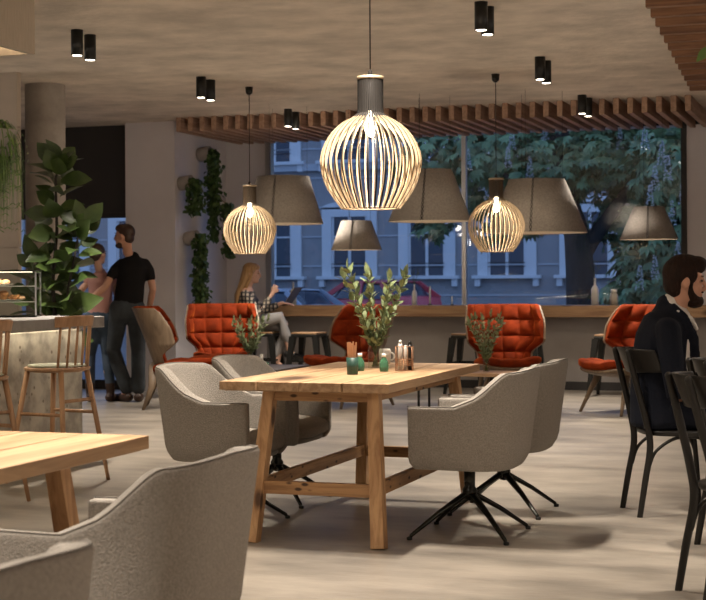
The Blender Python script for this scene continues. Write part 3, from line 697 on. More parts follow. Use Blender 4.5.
# ---------------------------------------------------------------- coffee tables
t = thing('coffee_table', 'low dark coffee table with small jars, between the left orange armchairs', 'coffee table', (-5.32, 12.75, 0)); Z = .42
bm = nb(); b3(bm, -.42, .36, -.4, .4, Z-.02, Z); obj('tabletop', bm, mat('dark stained top', (.05, .04, .035), .5), t, bevel=.003)
for sx in (-.36, .30):
    for sy in (-.34, .34): bm = nb(); tube(bm, [(sx, sy, Z-.02), (sx, sy, 0)], .011, 10); obj('leg', bm, m_black, t)
t = thing('coffee_table', 'low oak coffee table on thin black legs in front of the middle orange armchair', 'coffee table', (-3.2, 13.05, 0)); Z = .385
bm = nb(); b3(bm, -.68, .57, -.22, .22, Z-.03, Z); obj('tabletop', bm, m_bar, t, bevel=.003)
for sx in (-.62, .50):
    for sy in (-.17, .17): bm = nb(); tube(bm, [(sx, sy, Z-.02), (sx, sy, 0)], .012, 10); obj('leg', bm, m_black, t)

# ---------------------------------------------------------------- plants
def leaf(bm, base, d, n, L, W, curl=.2, seg=4, mi=0, shape=.9):
    d = V(d).normalized(); n = V(n); n = (n-d*n.dot(d)); n = n.normalized() if n.length > 1e-4 else d.orthogonal().normalized(); s = d.cross(n); rows = []
    p = V(base)
    for i in range(seg+1):
        u = i/seg; w = W*math.sin(PI*min(1, (u*.92+.08))**shape)*.5
        c = p+d*L*u-n*curl*L*u*u; rows.append([bm.verts.new(c-s*w+n*w*.25), bm.verts.new(c), bm.verts.new(c+s*w+n*w*.25)])
    for a, b in zip(rows, rows[1:]):
        for k in (0, 1): f = bm.faces.new((a[k], a[k+1], b[k+1], b[k])); f.smooth = True; f.material_index = mi
def rv(): 
    while True:
        v = V((random.uniform(-1, 1), random.uniform(-1, 1), random.uniform(-1, 1)))
        if .01 < v.length < 1: return v.normalized()
# fiddle leaf fig behind the bar
fp = atd(54, 320, 11.4); fp.z = 0
t = thing('fiddle_leaf_fig', 'tall fiddle leaf fig with big dark leaves, before the round column', 'plant', fp)
bm = nb(); lathe(bm, [(0, 0), (.15, 0), (.2, .38), (.185, .38), (.18, .34), (0, .34)], 28); obj('pot', bm, m_pot, t)
bm = nb(); st_ = []
def trunk(pts, r0, r1): 
    P = [V(p) for p in pts]; loft(bm, [(p, r0+(r1-r0)*i/(len(P)-1)) for i, p in enumerate(P)], n=8); st_.append(P)
trunk([(0, 0, .3), (.02, .0, .8), (-.01, 0, 1.2), (.03, 0, 1.6), (.02, 0, 2.0), (.06, 0, 2.12)], .02, .007)
trunk([(0, 0, .3), (.11, .02, .8), (.15, -.05, 1.15), (.2, 0, 1.5), (.23, 0, 1.68)], .016, .006)
trunk([(0, 0, .3), (-.12, -.02, .75), (-.16, .03, 1.1), (-.14, 0, 1.4)], .016, .006)
obj('trunk', bm, m_bark, t)
bm = nb(); random.seed(11)
for P, n0 in zip(st_, (60, 38, 30)):
    for i in range(n0):
        u = .25+.75*i/(n0-1) ; k = u*(len(P)-1); a = int(min(k, len(P)-2)); p = P[a].lerp(P[a+1], k-a); an = i*2.4+random.uniform(-.4, .4)
        up = .1+.9*max(0, u-.6)/.4+random.uniform(-.35, .3); dd = V((math.cos(an), math.sin(an), up)); L = random.uniform(.15, .245)*(1 if u < .9 else .85)
        leaf(bm, p+dd.normalized()*.04, dd, V((.25, -.75, .55))+rv()*.8, L, L*.66, random.uniform(.05, .35), 5, shape=.75 if random.random() < .5 else 1.1)
obj('foliage', bm, m_fig, t)
# wall ivies
def ivy(px, py, x, strands, label, r=.05):
    p = None; d = ray(px, py); tt = -7.15/d.x; p = V((-7.15, d.y*tt, EYE+d.z*tt))
    t = thing('ivy_planter', label, 'wall planter', p, 0, 'round wall planters with trailing ivy')
    bm = nb(); lathe(bm, [(0, 0), (.07, 0), (.078, .02), (.08, .15), (.072, .15), (.068, .1), (0, .1)], 28)
    bmesh.ops.rotate(bm, verts=bm.verts, cent=(0, 0, 0), matrix=M.Rotation(PI/2-.12, 3, 'Y')); obj('pot', bm, m_pot, t)
    bm = nb(); bs = nb()
    for (dx, dy, ln, wd, cnt, *zz) in strands:
        path = [V((.11, 0, .03)), V((.17+dx*.3, dy*.4, .06)), V((.19+dx, dy, -.06)), V((.19+dx, dy, -ln))]
        if zz: path = [V((.19, 0, -ln*zz[0]*.8)), V((.19+dx, dy, -ln*zz[0])), V((.19+dx, dy, -ln))]
        tube(bs, path, .006, 5)
        for i in range(cnt):
            u = random.random(); u = u if not zz else zz[0]+(1-zz[0])*u; z = .06-(ln+.06)*u; q = V((.18+dx*min(1, u*6), dy*min(1, u*6), z)); w = wd*1.15*(1-.35*u*(random.random()))
            o_ = V((random.gauss(0, w*.42), random.gauss(0, w*.42), 0)); o_.x = max(-.13, min(.16, o_.x))
            leaf(bm, q+o_, V((random.gauss(0, .6), random.gauss(0, .6), -.8)), V((o_.x+.05, o_.y-.04, .3))+rv()*.5, random.uniform(.045, .07), random.uniform(.04, .06), .2, 2)
    obj('foliage', bm, m_leafd, t); obj('stem', bs, m_stem, t)
ivy(198.5, 155, 0, [(0, 0, .62, .075, 420), (.0, .02, .95, .07, 420), (.15, .06, 1.14, .075, 320, .5)], 'topmost wall planter, its ivy trailing farthest down beside the small globe pendant')
ivy(179.5, 184, 0, [(0, 0, .32, .10, 420)], 'short ivy in the wall planter nearest the standing man, middle height')
ivy(185.5, 239, 0, [(0, 0, .76, .085, 700)], 'lowest wall planter, ivy hanging down behind the orange armchair')
# trailing fern by the bulkhead
fl = atd(-6, 134, 8.3)
t = thing('hanging_fern', 'hanging grassy fern with long drooping fronds at the left picture edge', 'plant', fl)
bm = nb(); lathe(bm, [(0, -.12), (.09, -.12), (.13, .02), (.12, .02), (0, 0)], 24); tube(bm, [(0, 0, 0), (0, 0, CEIL-fl.z)], .004, 6); obj('pot', bm, m_pot, t)
bm = nb(); random.seed(5)
for i in range(260):
    a = random.uniform(0, 2*PI); R = random.uniform(.06, .20); dz = random.uniform(.2, .62); L0 = V((math.cos(a), math.sin(a), 0)); pr_ = None; rows = []
    n = 9; hi = random.uniform(.02, .12)
    for k in range(n+1):
        u = k/n; q = L0*(R*(1-(1-u)**2.2))+V((0, 0, hi*math.sin(min(1, u*3)*PI/2)-dz*u**1.9)); s = V((-L0.y, L0.x, 0)); w = .0055*(1-u*.85); rows.append((bm.verts.new(q-s*w), bm.verts.new(q+s*w)))
        if k > 2 and i % 3 == 0:
            for sg in (-1, 1): leaf(bm, q, s*sg+V((0, 0, -.6)), L0, .03, .007, .1, 2)
    for a_, b_ in zip(rows, rows[1:]): bm.faces.new((a_[0], a_[1], b_[1], b_[0]))
obj('foliage', bm, m_fern, t)
# leaf at right
rl_ = atd(714, 60, 5.2)
t = thing('hanging_plant', 'bright green leaf of a hanging plant poking in at the upper right edge', 'plant', rl_)
bm = nb(); lathe(bm, [(0, -.1), (.06, -.1), (.08, .02), (.07, .02), (0, 0)], 20, c=(.06, .02, 0)); tube(bm, [(.06, .02, 0), (.06, .02, CEIL-rl_.z)], .003, 6); obj('pot', bm, m_pot, t)
bm = nb(); leaf(bm, (.0, 0, .045), (-.9, -.3, -.75), (-.3, -.8, .4), .08, .05, .05, 5); leaf(bm, (.02, 0, .02), (-.3, -.5, .9), (0, -1, 0), .08, .05, .1, 5)
for i in range(14): a = i*2.4; leaf(bm, (.07, .02, .02), (math.cos(a)+.9, math.sin(a), .3-.06*i), (0, 0, 1), .12, .055, .4, 5)
obj('foliage', bm, m_fern, t)

def sprig(name, label, loc, H, spread, nst, mleaf, L, W, vase_r, vase_h, cat='plant', dens=9, lo=.35):
    t = thing(name, label, cat, loc)
    bm = nb(); r = vase_r; lathe(bm, [(0, 0), (r, 0), (r, vase_h*.8), (r*.85, vase_h), (r*.85-.003, vase_h), (r-.003, vase_h*.8), (r-.003, .006), (0, .006)], 24); obj('vase', bm, m_cglass, t)
    bm = nb(); bs = nb()
    for i in range(nst):
        a = 2*PI*i/nst+.6; e = V((math.cos(a)*spread*random.uniform(.75, 1.1), math.sin(a)*spread*random.uniform(.75, 1.1), H*random.uniform(.8, 1.0))); P = [V((0, 0, .01))+V((-e.x*.1, -e.y*.1, 0)), V((e.x*.12, e.y*.12, vase_h)), V((e.x*.5, e.y*.5, H*.55)), e]
        tube(bs, P, .0035, 6, r1=.0018)
        for k in range(dens):
            u = lo+(1-lo)*(k+.5)/dens; f = u*3; j = min(2, int(f)); q = P[j].lerp(P[j+1], f-j); ax = (P[j+1]-P[j]).normalized()
            for sgn in (-1, 1):
                s = ax.cross(V((math.cos(k*1.57+a), math.sin(k*1.57+a), .2))).normalized()*sgn; leaf(bm, q, s*.7+ax*1.0, s.cross(ax)*.4+ax-s*.6+rv()*.5, L*random.uniform(.7, 1.1), W*random.uniform(.8, 1.1), .15, 3, shape=.8)
        leaf(bm, e, V((e.x, e.y, 1)), rv(), L, W, .1, 3)
    obj('stem', bs, m_stem, t); obj('foliage', bm, mleaf, t); return t
random.seed(21)
vp = atz(375.5, 368, .75)
sprig('eucalyptus_vase', 'glass vase with leafy eucalyptus branches on the middle oak table', vp, .53, .20, 9, m_euc, .066, .034, .04, .125, 'vase of leaves', dens=12, lo=.28)
vp = atz(250, 368, .42); vp = V((-5.52, 12.62, .42)); vp = atz(250, 366.3, .42)
sprig('olive_sprig_vase', 'small glass with an olive sprig on the dark coffee table, left', vp, .44, .17, 10, m_oliv, .058, .03, .035, .13, 'vase of leaves', dens=9, lo=.3)
vp = atz(486.5, 372, .385)
sprig('olive_sprig_vase', 'olive sprig in a small glass on the oak coffee table before an orange chair', vp, .53, .16, 12, m_oliv, .058, .03, .03, .12, 'vase of leaves', dens=10, lo=.3)

# ---------------------------------------------------------------- things on the middle table
p = atz(352.5, 374.5, .75); t = thing('tumbler', 'dark green tumbler full of wooden stirring sticks on the middle table', 'cup', p)
bm = nb(); lathe(bm, [(0, 0), (.027, 0), (.031, .085), (.028, .085), (.025, .006), (0, .006)], 26); obj('cup', bm, m_dgreen, t)
bm = nb()
for i in range(22):
    a = random.uniform(0, 2*PI); r = random.uniform(0, .018); q = V((r*math.cos(a), r*math.sin(a), .01)); e = q*1.45+V((0, 0, random.uniform(.125, .15))); beam(bm, q, e, .006, .003)
o = obj('stirring_stick', bm, mat('birch stick', (.45, .22, .11), .7), t); o['kind'] = 'stuff'
def gbottle(px, py, lab):
    p = atz(px, py, .75); t = thing('green_bottle', lab, 'bottle', p, 0, 'little green bottles')
    bm = nb(); lathe(bm, [(0, 0), (.021, 0), (.024, .02), (.022, .05), (.012, .066), (.010, .075), (0, .075)], 20); obj('body', bm, m_gglass, t)
    bm = nb(); lathe(bm, [(0, .074), (.012, .074), (.012, .092), (0, .094)], 14); obj('cap', bm, m_white, t)
gbottle(384, 371.5, 'little green bottle with pale cap in front of the white mug'); gbottle(360, 371, 'little green bottle half hidden behind the stick tumbler')
p = atz(385, 364, .75); t = thing('white_mug', 'white ceramic mug behind a small green bottle on the middle table', 'mug', p)
bm = nb(); lathe(bm, [(0, 0), (.03, 0), (.034, .07), (.028, .085), (.025, .085), (.03, .07), (.026, .006), (0, .006)], 24); obj('cup', bm, m_white, t)
bm = nb(); tube(bm, [V((.03, 0, .02))+V((.025*math.sin(a), 0, .022-.022*math.cos(a)))for a in [i*PI/8 for i in range(9)]], .005, 8); obj('handle', bm, m_white, t)
# wire caddy
p = atz(404.5, 370.5, .75); t = thing('wire_caddy', 'copper wire basket holding condiments at the end of the middle table', 'caddy', p, .2)
bm = nb(); hx, hy, hz = .042, .032, .125
for x in (-hx, hx):
    for y in (-hy, hy): tube(bm, [(x, y, 0), (x, y, hz)], .002, 6)
for z in (.002, .03, .04, .05, .06, hz): 
    for a, b in (((-hx, -hy), (hx, -hy)), ((hx, -hy), (hx, hy)), ((hx, hy), (-hx, hy)), ((-hx, hy), (-hx, -hy))): tube(bm, [(*a, z), (*b, z)], .0018, 6)
for x in (-.02, 0, .02): tube(bm, [(x, -hy, 0), (x, -hy, hz)], .0014, 6); tube(bm, [(x, -hy, .002), (x, hy, .002)], .0014, 6)
obj('wire_frame', bm, m_copper, t)
def inner(dx, r, h, name, m, lab, cat, top=None):
    q = p+V((dx, 0, .004)); t2 = thing(name, lab, cat, q); bm = nb(); lathe(bm, [(0, 0), (r, 0), (r, h*.85), (r*.8, h), (0, h)], 18); obj('body', bm, m, t2)
    if top: bm = nb(); lathe(bm, [(0, h), (r*.7, h), (r*.7, h+.015), (0, h+.02)], 14); obj('cap', bm, top, t2)
inner(-.022, .012, .135, 'salt_mill', m_white, 'tall white shaker in the copper wire basket', 'shaker', m_white)
inner(.006, .009, .125, 'napkin_roll', m_white, 'thin pale roll between shaker and pepper mill in the wire basket', 'napkin')
inner(.03, .012, .13, 'pepper_mill', m_black, 'black pepper mill in the copper wire basket', 'pepper mill', m_black)
# small jars on the coffee table
for px, kind in ((261.5, 'white'), (267, 'glass')):
    q = atz(px, 366.3, .42); t = thing('shaker', 'small white shaker beside the olive sprig on the dark coffee table' if kind == 'white' else 'small clear shaker with green base on the dark coffee table', 'shaker', q)
    bm = nb(); lathe(bm, [(0, .035), (.017, .035), (.015, .11), (0, .115)], 16); obj('body', bm, m_white if kind == 'white' else m_cglass, t); bm = nb(); lathe(bm, [(0, 0), (.022, 0), (.018, .035), (0, .036)], 16); obj('base', bm, m_gglass, t)
# things on the window ledge
def bottle(px, h, lab, m=m_white, twig=False, r=.032, cat='bottle'):
    q = aty(px, 304, 16.11); q.z = .926; t = thing('ledge_bottle', lab, cat, q, 0, 'bottles on the window counter')
    bm = nb(); lathe(bm, [(0, 0), (r*1.15, 0), (r*1.15, h*.56), (r*.8, h*.68), (r*.33, h*.74), (r*.33, h*.96), (r*.42, h), (0, h)], 22); obj('body', bm, m, t)
    if twig:
        bm = nb()
        for k in range(7): a = k*2.4; e = V((math.cos(a)*.05, math.sin(a)*.04, h+random.uniform(.1, .2))); tube(bm, [(0, 0, h*.9), (e.x*.4, e.y*.4, h+.05), e], .0016, 5); ell(bm, e, (.006, .006, .012), n=6)
        obj('twig', bm, m_stem, t)
bottle(293.5, .265, 'white bottle on the window counter behind the laptop', r=.033)
bottle(414.5, .23, 'white bottle with dry twigs on the window counter, right of the eucalyptus leaves', twig=True, r=.026)
bottle(595, .29, 'white bottle with dry twigs in front of the tree trunk on the window counter', twig=True, r=.036)
for px, h, r, lab in ((430, .21, .010, 'slim white candle on the window counter near the mullion'), (452, .10, .008, 'short white candle on the window counter beside the mullion')):
    q = aty(px, 304, 15.95); q.z = .926; t = thing('candle', lab, 'candle', q, 0, 'candles on the window counter')
    bm = nb(); lathe(bm, [(0, .01), (r, .01), (r, h), (0, h)], 14); obj('stick', bm, m_white, t); bm = nb(); lathe(bm, [(0, 0), (r*2.4, 0), (r*2.2, .012), (0, .012)], 16); obj('holder', bm, m_gun, t)
q = aty(614, 304, 15.95); q.z = .926; t = thing('glass_jar', 'lidded glass jar right of the white bottle on the window counter', 'jar', q)
bm = nb(); lathe(bm, [(0, 0), (.042, 0), (.045, .10), (.03, .13), (.03, .135), (0, .135)], 22); obj('body', bm, mat('frosted jar', (.45, .42, .38), .3), t); bm = nb(); lathe(bm, [(0, .135), (.034, .135), (.034, .17), (0, .172)], 18); obj('lid', bm, m_white, t)
q = aty(292, 304, 15.95); t = thing('laptop', 'open laptop on the window counter in front of the blond woman', 'laptop', (q.x-.13, 15.935, .926), math.radians(0))
bm = nb(); b3(bm, -.15, .10, -.11, .11, 0, .014); obj('keyboard_base', bm, m_gun, t, bevel=.003)
bm = nb(); box(bm, (.155, 0, .11), (.008, .24, .23), rot=ry(math.radians(36))); obj('screen', bm, mat('laptop lid', (.16, .13, .13), .4), t, bevel=.003)

# ---------------------------------------------------------------- people (local: face +x, left +y)
def limb(bm, pts, n=14): loft(bm, [(V(p[0]), p[1], p[2] if len(p) > 2 else p[1]) for p in pts], n=n)
def hand(bm, w, d, nrm, side, s=1.0, curl=.5):
    """w wrist, d finger direction, nrm back-of-hand normal, side=+1: thumb along d x nrm"""
    w = V(w); d = V(d).normalized(); nrm = V(nrm); nrm = (nrm-d*nrm.dot(d)).normalized(); t = d.cross(nrm)*side
    loft(bm, [(w-d*.02*s, .026*s, .02*s), (w+d*.02*s, .032*s, .018*s), (w+d*.055*s, .041*s, .015*s), (w+d*.088*s, .040*s, .013*s)], n=12, side=t)
    for i, L in enumerate((.075, .083, .077, .060)):
        o_ = w+d*.085*s+t*(.030-.020*i)*s; c1 = curl*.5; c2 = curl*1.3; d1 = (d*math.cos(c1)-nrm*math.sin(c1)); d2 = (d*math.cos(c2)-nrm*math.sin(c2)); L *= s
        loft(bm, [(o_-d*.015*s, .0095*s), (o_+d1*L*.45, .009*s), (o_+d1*L*.45+d2*L*.55, .0075*s)], n=8)
    b = w+d*.03*s+t*.03*s; dt = (d*.75+t*.65-nrm*.25).normalized(); dt2 = (d*.95+t*.2-nrm*.35).normalized()
    loft(bm, [(b-t*.008*s, .013*s), (b+dt*.035*s, .0115*s), (b+dt*.035*s+dt2*.03*s, .009*s)], n=8)
def headshape(bm, c, R, s=1.0, nose=1.0):
    def q(x, y, z): return V(c)+R @ (V((x, y, z))*s)
    def e(cc, r): ell(bm, q(*cc), [k*s for k in r], rot=R, n=18)
    e((-.008, 0, .028), (.098, .075, .098)); e((.03, 0, -.03), (.062, .060, .072)); e((.048, 0, -.078), (.042, .042, .036)); e((.02, 0, -.065), (.05, .056, .04))
    e((.078, 0, .030), (.018, .045, .014)); e((.086, 0, -.058), (.013, .024, .008)); e((.085, 0, -.070), (.012, .021, .008)); e((.085, 0, -.094), (.014, .018, .014))
    loft(bm, [(q(.088, 0, .028), .009*s), (q(.104, 0, .0), .011*s), (q(.114*nose, 0, -.020), .012*s), (q(.098, 0, -.036), .012*s)], n=10)
    for y in (-1, 1):
        e((-.004, y*.076, -.005), (.019, .009, .031)); e((.06, y*.042, -.012), (.022, .02, .018))
def eyes(t, c, R, s=1.0):
    for y in (-1, 1):
        bm = nb(); ell(bm, V(c)+R @ (V((.083, y*.031, .012))*s), (.009*s, .012*s, .007*s), rot=R, n=10); ell(bm, V(c)+R @ (V((.082, y*.033, .036))*s), (.010*s, .021*s, .004*s), rot=R, n=10); obj('eye', bm, m_eye, t)
def person(name, label, loc, rot, group=None): return thing(name, label, 'person', loc, rot)

# --- seated bearded man
mh = atd(683, 282, 7.95); bY = math.radians(10)
base_ = V((-1.0, 7.95, 0)); t = person('person', 'bearded man in dark suit and white shirt sitting in profile at the right edge', base_, bY)
def loc2(p): return rz(-bY) @ (V(p)-base_)
hc = loc2(mh); hc.y = 0
R = rz(math.radians(8)) @ ry(math.radians(4))
sh = V((hc.x-.09, 0, hc.z-.215)); hip = V((hc.x-.12, 0, .56))
bm = nb(); headshape(bm, hc, R, 1.0)
limb(bm, [(hc+V((-.025, 0, -.04)), .056), (hc+V((-.035, 0, -.11)), .056), (sh+V((.0, 0, .05)), .05)])
limb(bm, [(sh+V((0, 0, .0)), .07, .10), (sh.lerp(hip, .5), .09, .12), (hip, .11, .14)])
hands = {}
for s in (-1, 1):
    S = sh+V((.0, s*.185, -.035)); Ee = V((hc.x-.05, s*.25, .655)) if s < 0 else V((hc.x+.02, s*.24, .68)); W = V((hc.x+.2, s*.15, .66)); hands[s] = (S, Ee, W)
    limb(bm, [(S+V((0, -s*.03, -.02)), .04), (Ee, .038), (W, .028)]); hand(bm, W, (.9, -s*.35, -.05), (0, -s*.3, 1), -s)
    K = V((.42, s*.13, .50)); A_ = V((.40, s*.14, .09)); limb(bm, [(hip+V((0, s*.09, 0)), .085), (K, .06), (A_, .04)]); limb(bm, [(A_, .04), (A_+V((.12, 0, -.055)), .035)])
remesh(obj('body', bm, m_skin, t), .0065, 4)
bm = nb()
def hq(x, y, z): return hc+R @ V((x, y, z))
for cc, r in (((-.022, 0, .045), (.098, .083, .094)), ((.02, 0, .085), (.088, .07, .052)), ((.058, 0, .105), (.054, .058, .036)), ((-.055, 0, .0), (.058, .074, .08)), ((-.045, 0, -.05), (.042, .058, .05)), ((.0, 0, .10), (.09, .06, .048))): ell(bm, hq(*cc), r, rot=R, n=20)
for y in (-1, 1): ell(bm, hq(.012, y*.066, .038), (.045, .014, .048), rot=R, n=12); ell(bm, hq(.022, y*.071, -.005), (.012, .009, .035), rot=R, n=10)
o = remesh(obj('hair', bm, m_hair, t), .006, 2)
bm = nb()
for cc, r in (((.055, 0, -.098), (.046, .047, .036)), ((.078, 0, -.095), (.03, .03, .034)), ((.092, 0, -.047), (.014, .027, .006))): ell(bm, hq(*cc), r, rot=R, n=16)
for y in (-1, 1): loft(bm, [(hq(.02, y*.066, -.02), .010, .014), (hq(.024, y*.064, -.055), .018, .014), (hq(.046, y*.05, -.085), .026, .018), (hq(.075, y*.022, -.09), .022, .018)], n=10)
remesh(obj('beard', bm, m_hair, t), .006, 2)
eyes(t, hc, R)
bm = nb()  # jacket
lo = V((hc.x-.12, 0, .475))
limb(bm, [(sh+V((.0, 0, .095)), .058, .062), (sh+V((-.0, 0, .055)), .078, .10), (sh+V((-.01, 0, .02)), .11, .165), (sh+V((-.025, 0, -.07)), .138, .195), (sh.lerp(hip, .45)+V((-.025, 0, 0)), .145, .18), (hip+V((-.01, 0, .03)), .155, .18), (lo, .165, .195), (lo+V((-.0, 0, -.03)), .15, .18), (lo+V((0, 0, -.036)), .03, .03)], n=24)
for s in (-1, 1):
    S, Ee, W = hands[s]; limb(bm, [(S+V((-.005, -s*.01, .005)), .068), (S.lerp(Ee, .5)+V((-.01, s*.01, 0)), .062), (Ee+V((-.015, 0, -.01)), .058), (Ee.lerp(W, .5), .05), (W-V((.02, 0, 0)), .042)])
    limb(bm, [(sh+V((.02, s*.07, .085)), .03, .014), (sh+V((.075, s*.078, .03)), .034, .014), (sh+V((.125, s*.066, -.08)), .038, .012), (sh+V((.145, s*.045, -.20)), .024, .012)], n=10)
o = remesh(obj('jacket', bm, m_suit, t), .009, 3)
bm = nb()  # shirt
limb(bm, [(sh+V((.02, 0, .10)), .060, .062), (sh+V((.03, 0, .04)), .09, .085), (sh+V((.035, 0, -.08)), .105, .11), (sh.lerp(hip, .6)+V((.02, 0, 0)), .11, .12)], n=20)
for s in (-1, 1): limb(bm, [(hq(-.085, s*.025, -.135), .010, .022), (hq(-.035, s*.062, -.15), .011, .026), (hq(.035, s*.048, -.185), .012, .030), (hq(.07, s*.03, -.235), .011, .026)], n=10)
remesh(obj('shirt', bm, m_shirt, t), .0065, 2)
bm = nb()
for s in (-1, 1):
    K = V((.42, s*.13, .50)); A_ = V((.40, s*.14, .10)); limb(bm, [(hip+V((-.02, s*.08, -.02)), .10), (K+V((-.02, 0, -.0)), .078), (K, .07)]); limb(bm, [(K, .07), (A_, .06)])
limb(bm, [(hip+V((-.03, -.08, -.01)), .1), (hip+V((-.03, .08, -.01)), .1)]); remesh(obj('trousers', bm, m_suit, t), .012, 2)
for s in (-1, 1):
    bm = nb(); A_ = V((.40, s*.14, .0)); limb(bm, [(A_+V((-.05, 0, .05)), .05, .046), (A_+V((.08, 0, .046)), .052, .044), (A_+V((.18, 0, .034)), .042, .03)]); remesh(obj('shoe', bm, m_shoe, t), .01, 2)
for o in t.children:
    if o.name.startswith('shoe'): pass

# --- standing man seen from behind
def standing(label, loc, rot, hgt, head_yaw, mats, pose):
    t = person('person', label, loc, rot); k = hgt/1.80; P = lambda x, y, z: V((x, y, z))*k
    hc = P(*pose['head']); R = rz(head_yaw-rot) @ ry(pose.get('nod', 0)); bm = nb(); headshape(bm, hc, R, k*.98)
    neck = P(pose['head'][0]-.02, pose['head'][1]*.6+pose['sh'][1]*.4, 1.50); sx, sy = pose['sh'][:2]; hx, hy = pose['hip']
    SH = P(sx, sy, 1.41); HP = P(hx, hy, .93); wf = pose.get('wf', 1)
    limb(bm, [(hc+R @ V((-.02, 0, -.05))*k, .055*k*wf), (neck, .055*k*wf), (SH+V((0, 0, .03)), .05*k*wf)])
    limb(bm, [(SH, .07*k, .11*k*wf), (SH.lerp(HP, .5), .085*k, .13*k*wf), (HP, .10*k, .15*k)])
    arms = []
    for s, (E_, W_, hd, hn) in pose['arms'].items():
        S = SH+V((0, s*.165*k*wf, -.01)); E_ = P(*E_); W_ = P(*W_); arms.append((s, S, E_, W_)); limb(bm, [(S+V((0, -s*.02, -.02)), .042*k*wf), (S.lerp(E_, .45), .046*k*wf), (E_, .039*k*wf), (E_.lerp(W_, .3), .041*k*wf), (W_, .027*k*wf)]); hand(bm, W_, hd, hn, -s, k)
    legs = []
    for s, (K_, A_, yawf) in pose['legs'].items():
        Hq = HP+V((0, s*.085*k, -.02)); K_ = P(*K_); A_ = P(*A_); legs.append((s, Hq, K_, A_, yawf)); limb(bm, [(Hq, .085*k), (K_, .055*k), (K_.lerp(A_, .35)+V((-.015, 0, 0)), .053*k), (A_, .037*k)])
        limb(bm, [(A_, .035*k), (A_+rz(yawf) @ V((.1, 0, -.05))*k, .03*k)])
    remesh(obj('body', bm, mats['skin'], t), .0085, 3)
    bm = nb(); q = lambda x, y, z: hc+R @ (V((x, y, z))*k)
    for cc, r in pose['hair']: ell(bm, q(*cc), [j*k for j in r], rot=R, n=16)
    remesh(obj('hair', bm, mats['hair'], t), .009, 2); eyes(t, hc, R, k)
    if pose.get('beard'):
        bm = nb()
        for cc, r in (((.055, 0, -.09), (.046, .045, .03)), ((.03, 0, -.07), (.045, .060, .036))): ell(bm, q(*cc), [j*k for j in r], rot=R, n=14)
        remesh(obj('beard', bm, mats['hair'], t), .008, 2)
    bm = nb(); hemz = pose.get('hem', .90); HM = P(hx, hy, hemz)
    limb(bm, [(SH+V((0, 0, .052*k)), .056*k, .07*k*wf), (SH+V((-.005, 0, .03*k)), .085*k, .13*k*wf), (SH+V((-.01, 0, -.05*k)), .115*k, .175*k*wf), (SH.lerp(HP, .45)+V((-.005, 0, 0)), .108*k, .158*k*wf), (SH.lerp(HP, .8), .108*k, .15*k), (HM, .118*k, .165*k)], n=24)
    for s, S, E_, W_ in arms:
        u = pose.get('sleeve', .55); e_ = S.lerp(E_, u); limb(bm, [(S+V((0, -s*.03, .0)), .054*k*wf), (S.lerp(e_, .5), .057*k*wf), (e_, .055*k*wf)])
    remesh(obj('shirt', bm, mats['top'], t), .011, 3)
    bm = nb(); jl = pose.get('cuff', .05)
    for s, Hq, K_, A_, yf in legs:
        c = P(0, 0, 0)+A_+V((0, 0, jl*k)); limb(bm, [(Hq+V((-.01, 0, .03)), .10*k, .10*k), (Hq.lerp(K_, .5), .088*k), (K_+V((0, 0, .02)), .070*k*pose.get('jw', 1)), (K_.lerp(c, .4)+V((-.012, 0, 0)), .069*k*pose.get('jw', 1)), (c, .066*k*pose.get('jw', 1))])
    limb(bm, [(HP+V((-.01, 0, -.03*k)), .115*k, .155*k), (HP+V((-.01, 0, .05*k)), .108*k, .148*k)]); remesh(obj('trousers', bm, mats['leg'], t), .011, 2)
    for s, Hq, K_, A_, yf in legs:
        bm = nb(); A0 = V((A_.x, A_.y, 0)); f = rz(yf); zt = .10 if mats['boot'] else .05
        limb(bm, [(A0+f @ V((-.045, 0, .048))*k, .045*k, .044*k), (A0+f @ V((.08, 0, .044))*k, .048*k, .04*k), (A0+f @ V((.17, 0, .034))*k, .04*k, .028*k)])
        if mats['boot']: limb(bm, [(A0+V((0, 0, .04)), .042*k), (A0+V((0, 0, .20))*k, .058*k)])
        o_ = remesh(obj('shoe', bm, mats['shoe'], t), .009, 2)
    return t
mp_ = atz(128.5, 402, 0); away = math.radians(109)
standing('man in black t-shirt and dark jeans standing with his back turned, arm around the woman', mp_, away+.1, 1.79, math.radians(182),
  dict(skin=m_skin, hair=m_hairb, top=m_tee, leg=m_jean, shoe=m_boot, boot=False),
  dict(wf=.9, head=(.0, .03, 1.665), sh=(0, -.055), hip=(0, .005), beard=True, hem=.90,
       arms={1: ((-.10, .22, 1.16), (-.17, .38, 1.03), (.45, .8, -.25), (-.8, .4, .2)), -1: ((-.03, -.25, 1.13), (.10, -.20, .90), (.6, .2, -.7), (-.6, -.5, 0))},
       legs={1: ((.06, .15, .50), (.03, .02, .09), .6), -1: ((.02, -.10, .50), (.0, -.10, .09), -.1)}, jw=1.05,
       hair=[((-.02, 0, .045), (.095, .08, .088)), ((.03, 0, .085), (.07, .064, .045)), ((-.05, 0, -.01), (.052, .068, .065))]))
wp_ = atz(99, 401.5, 0)
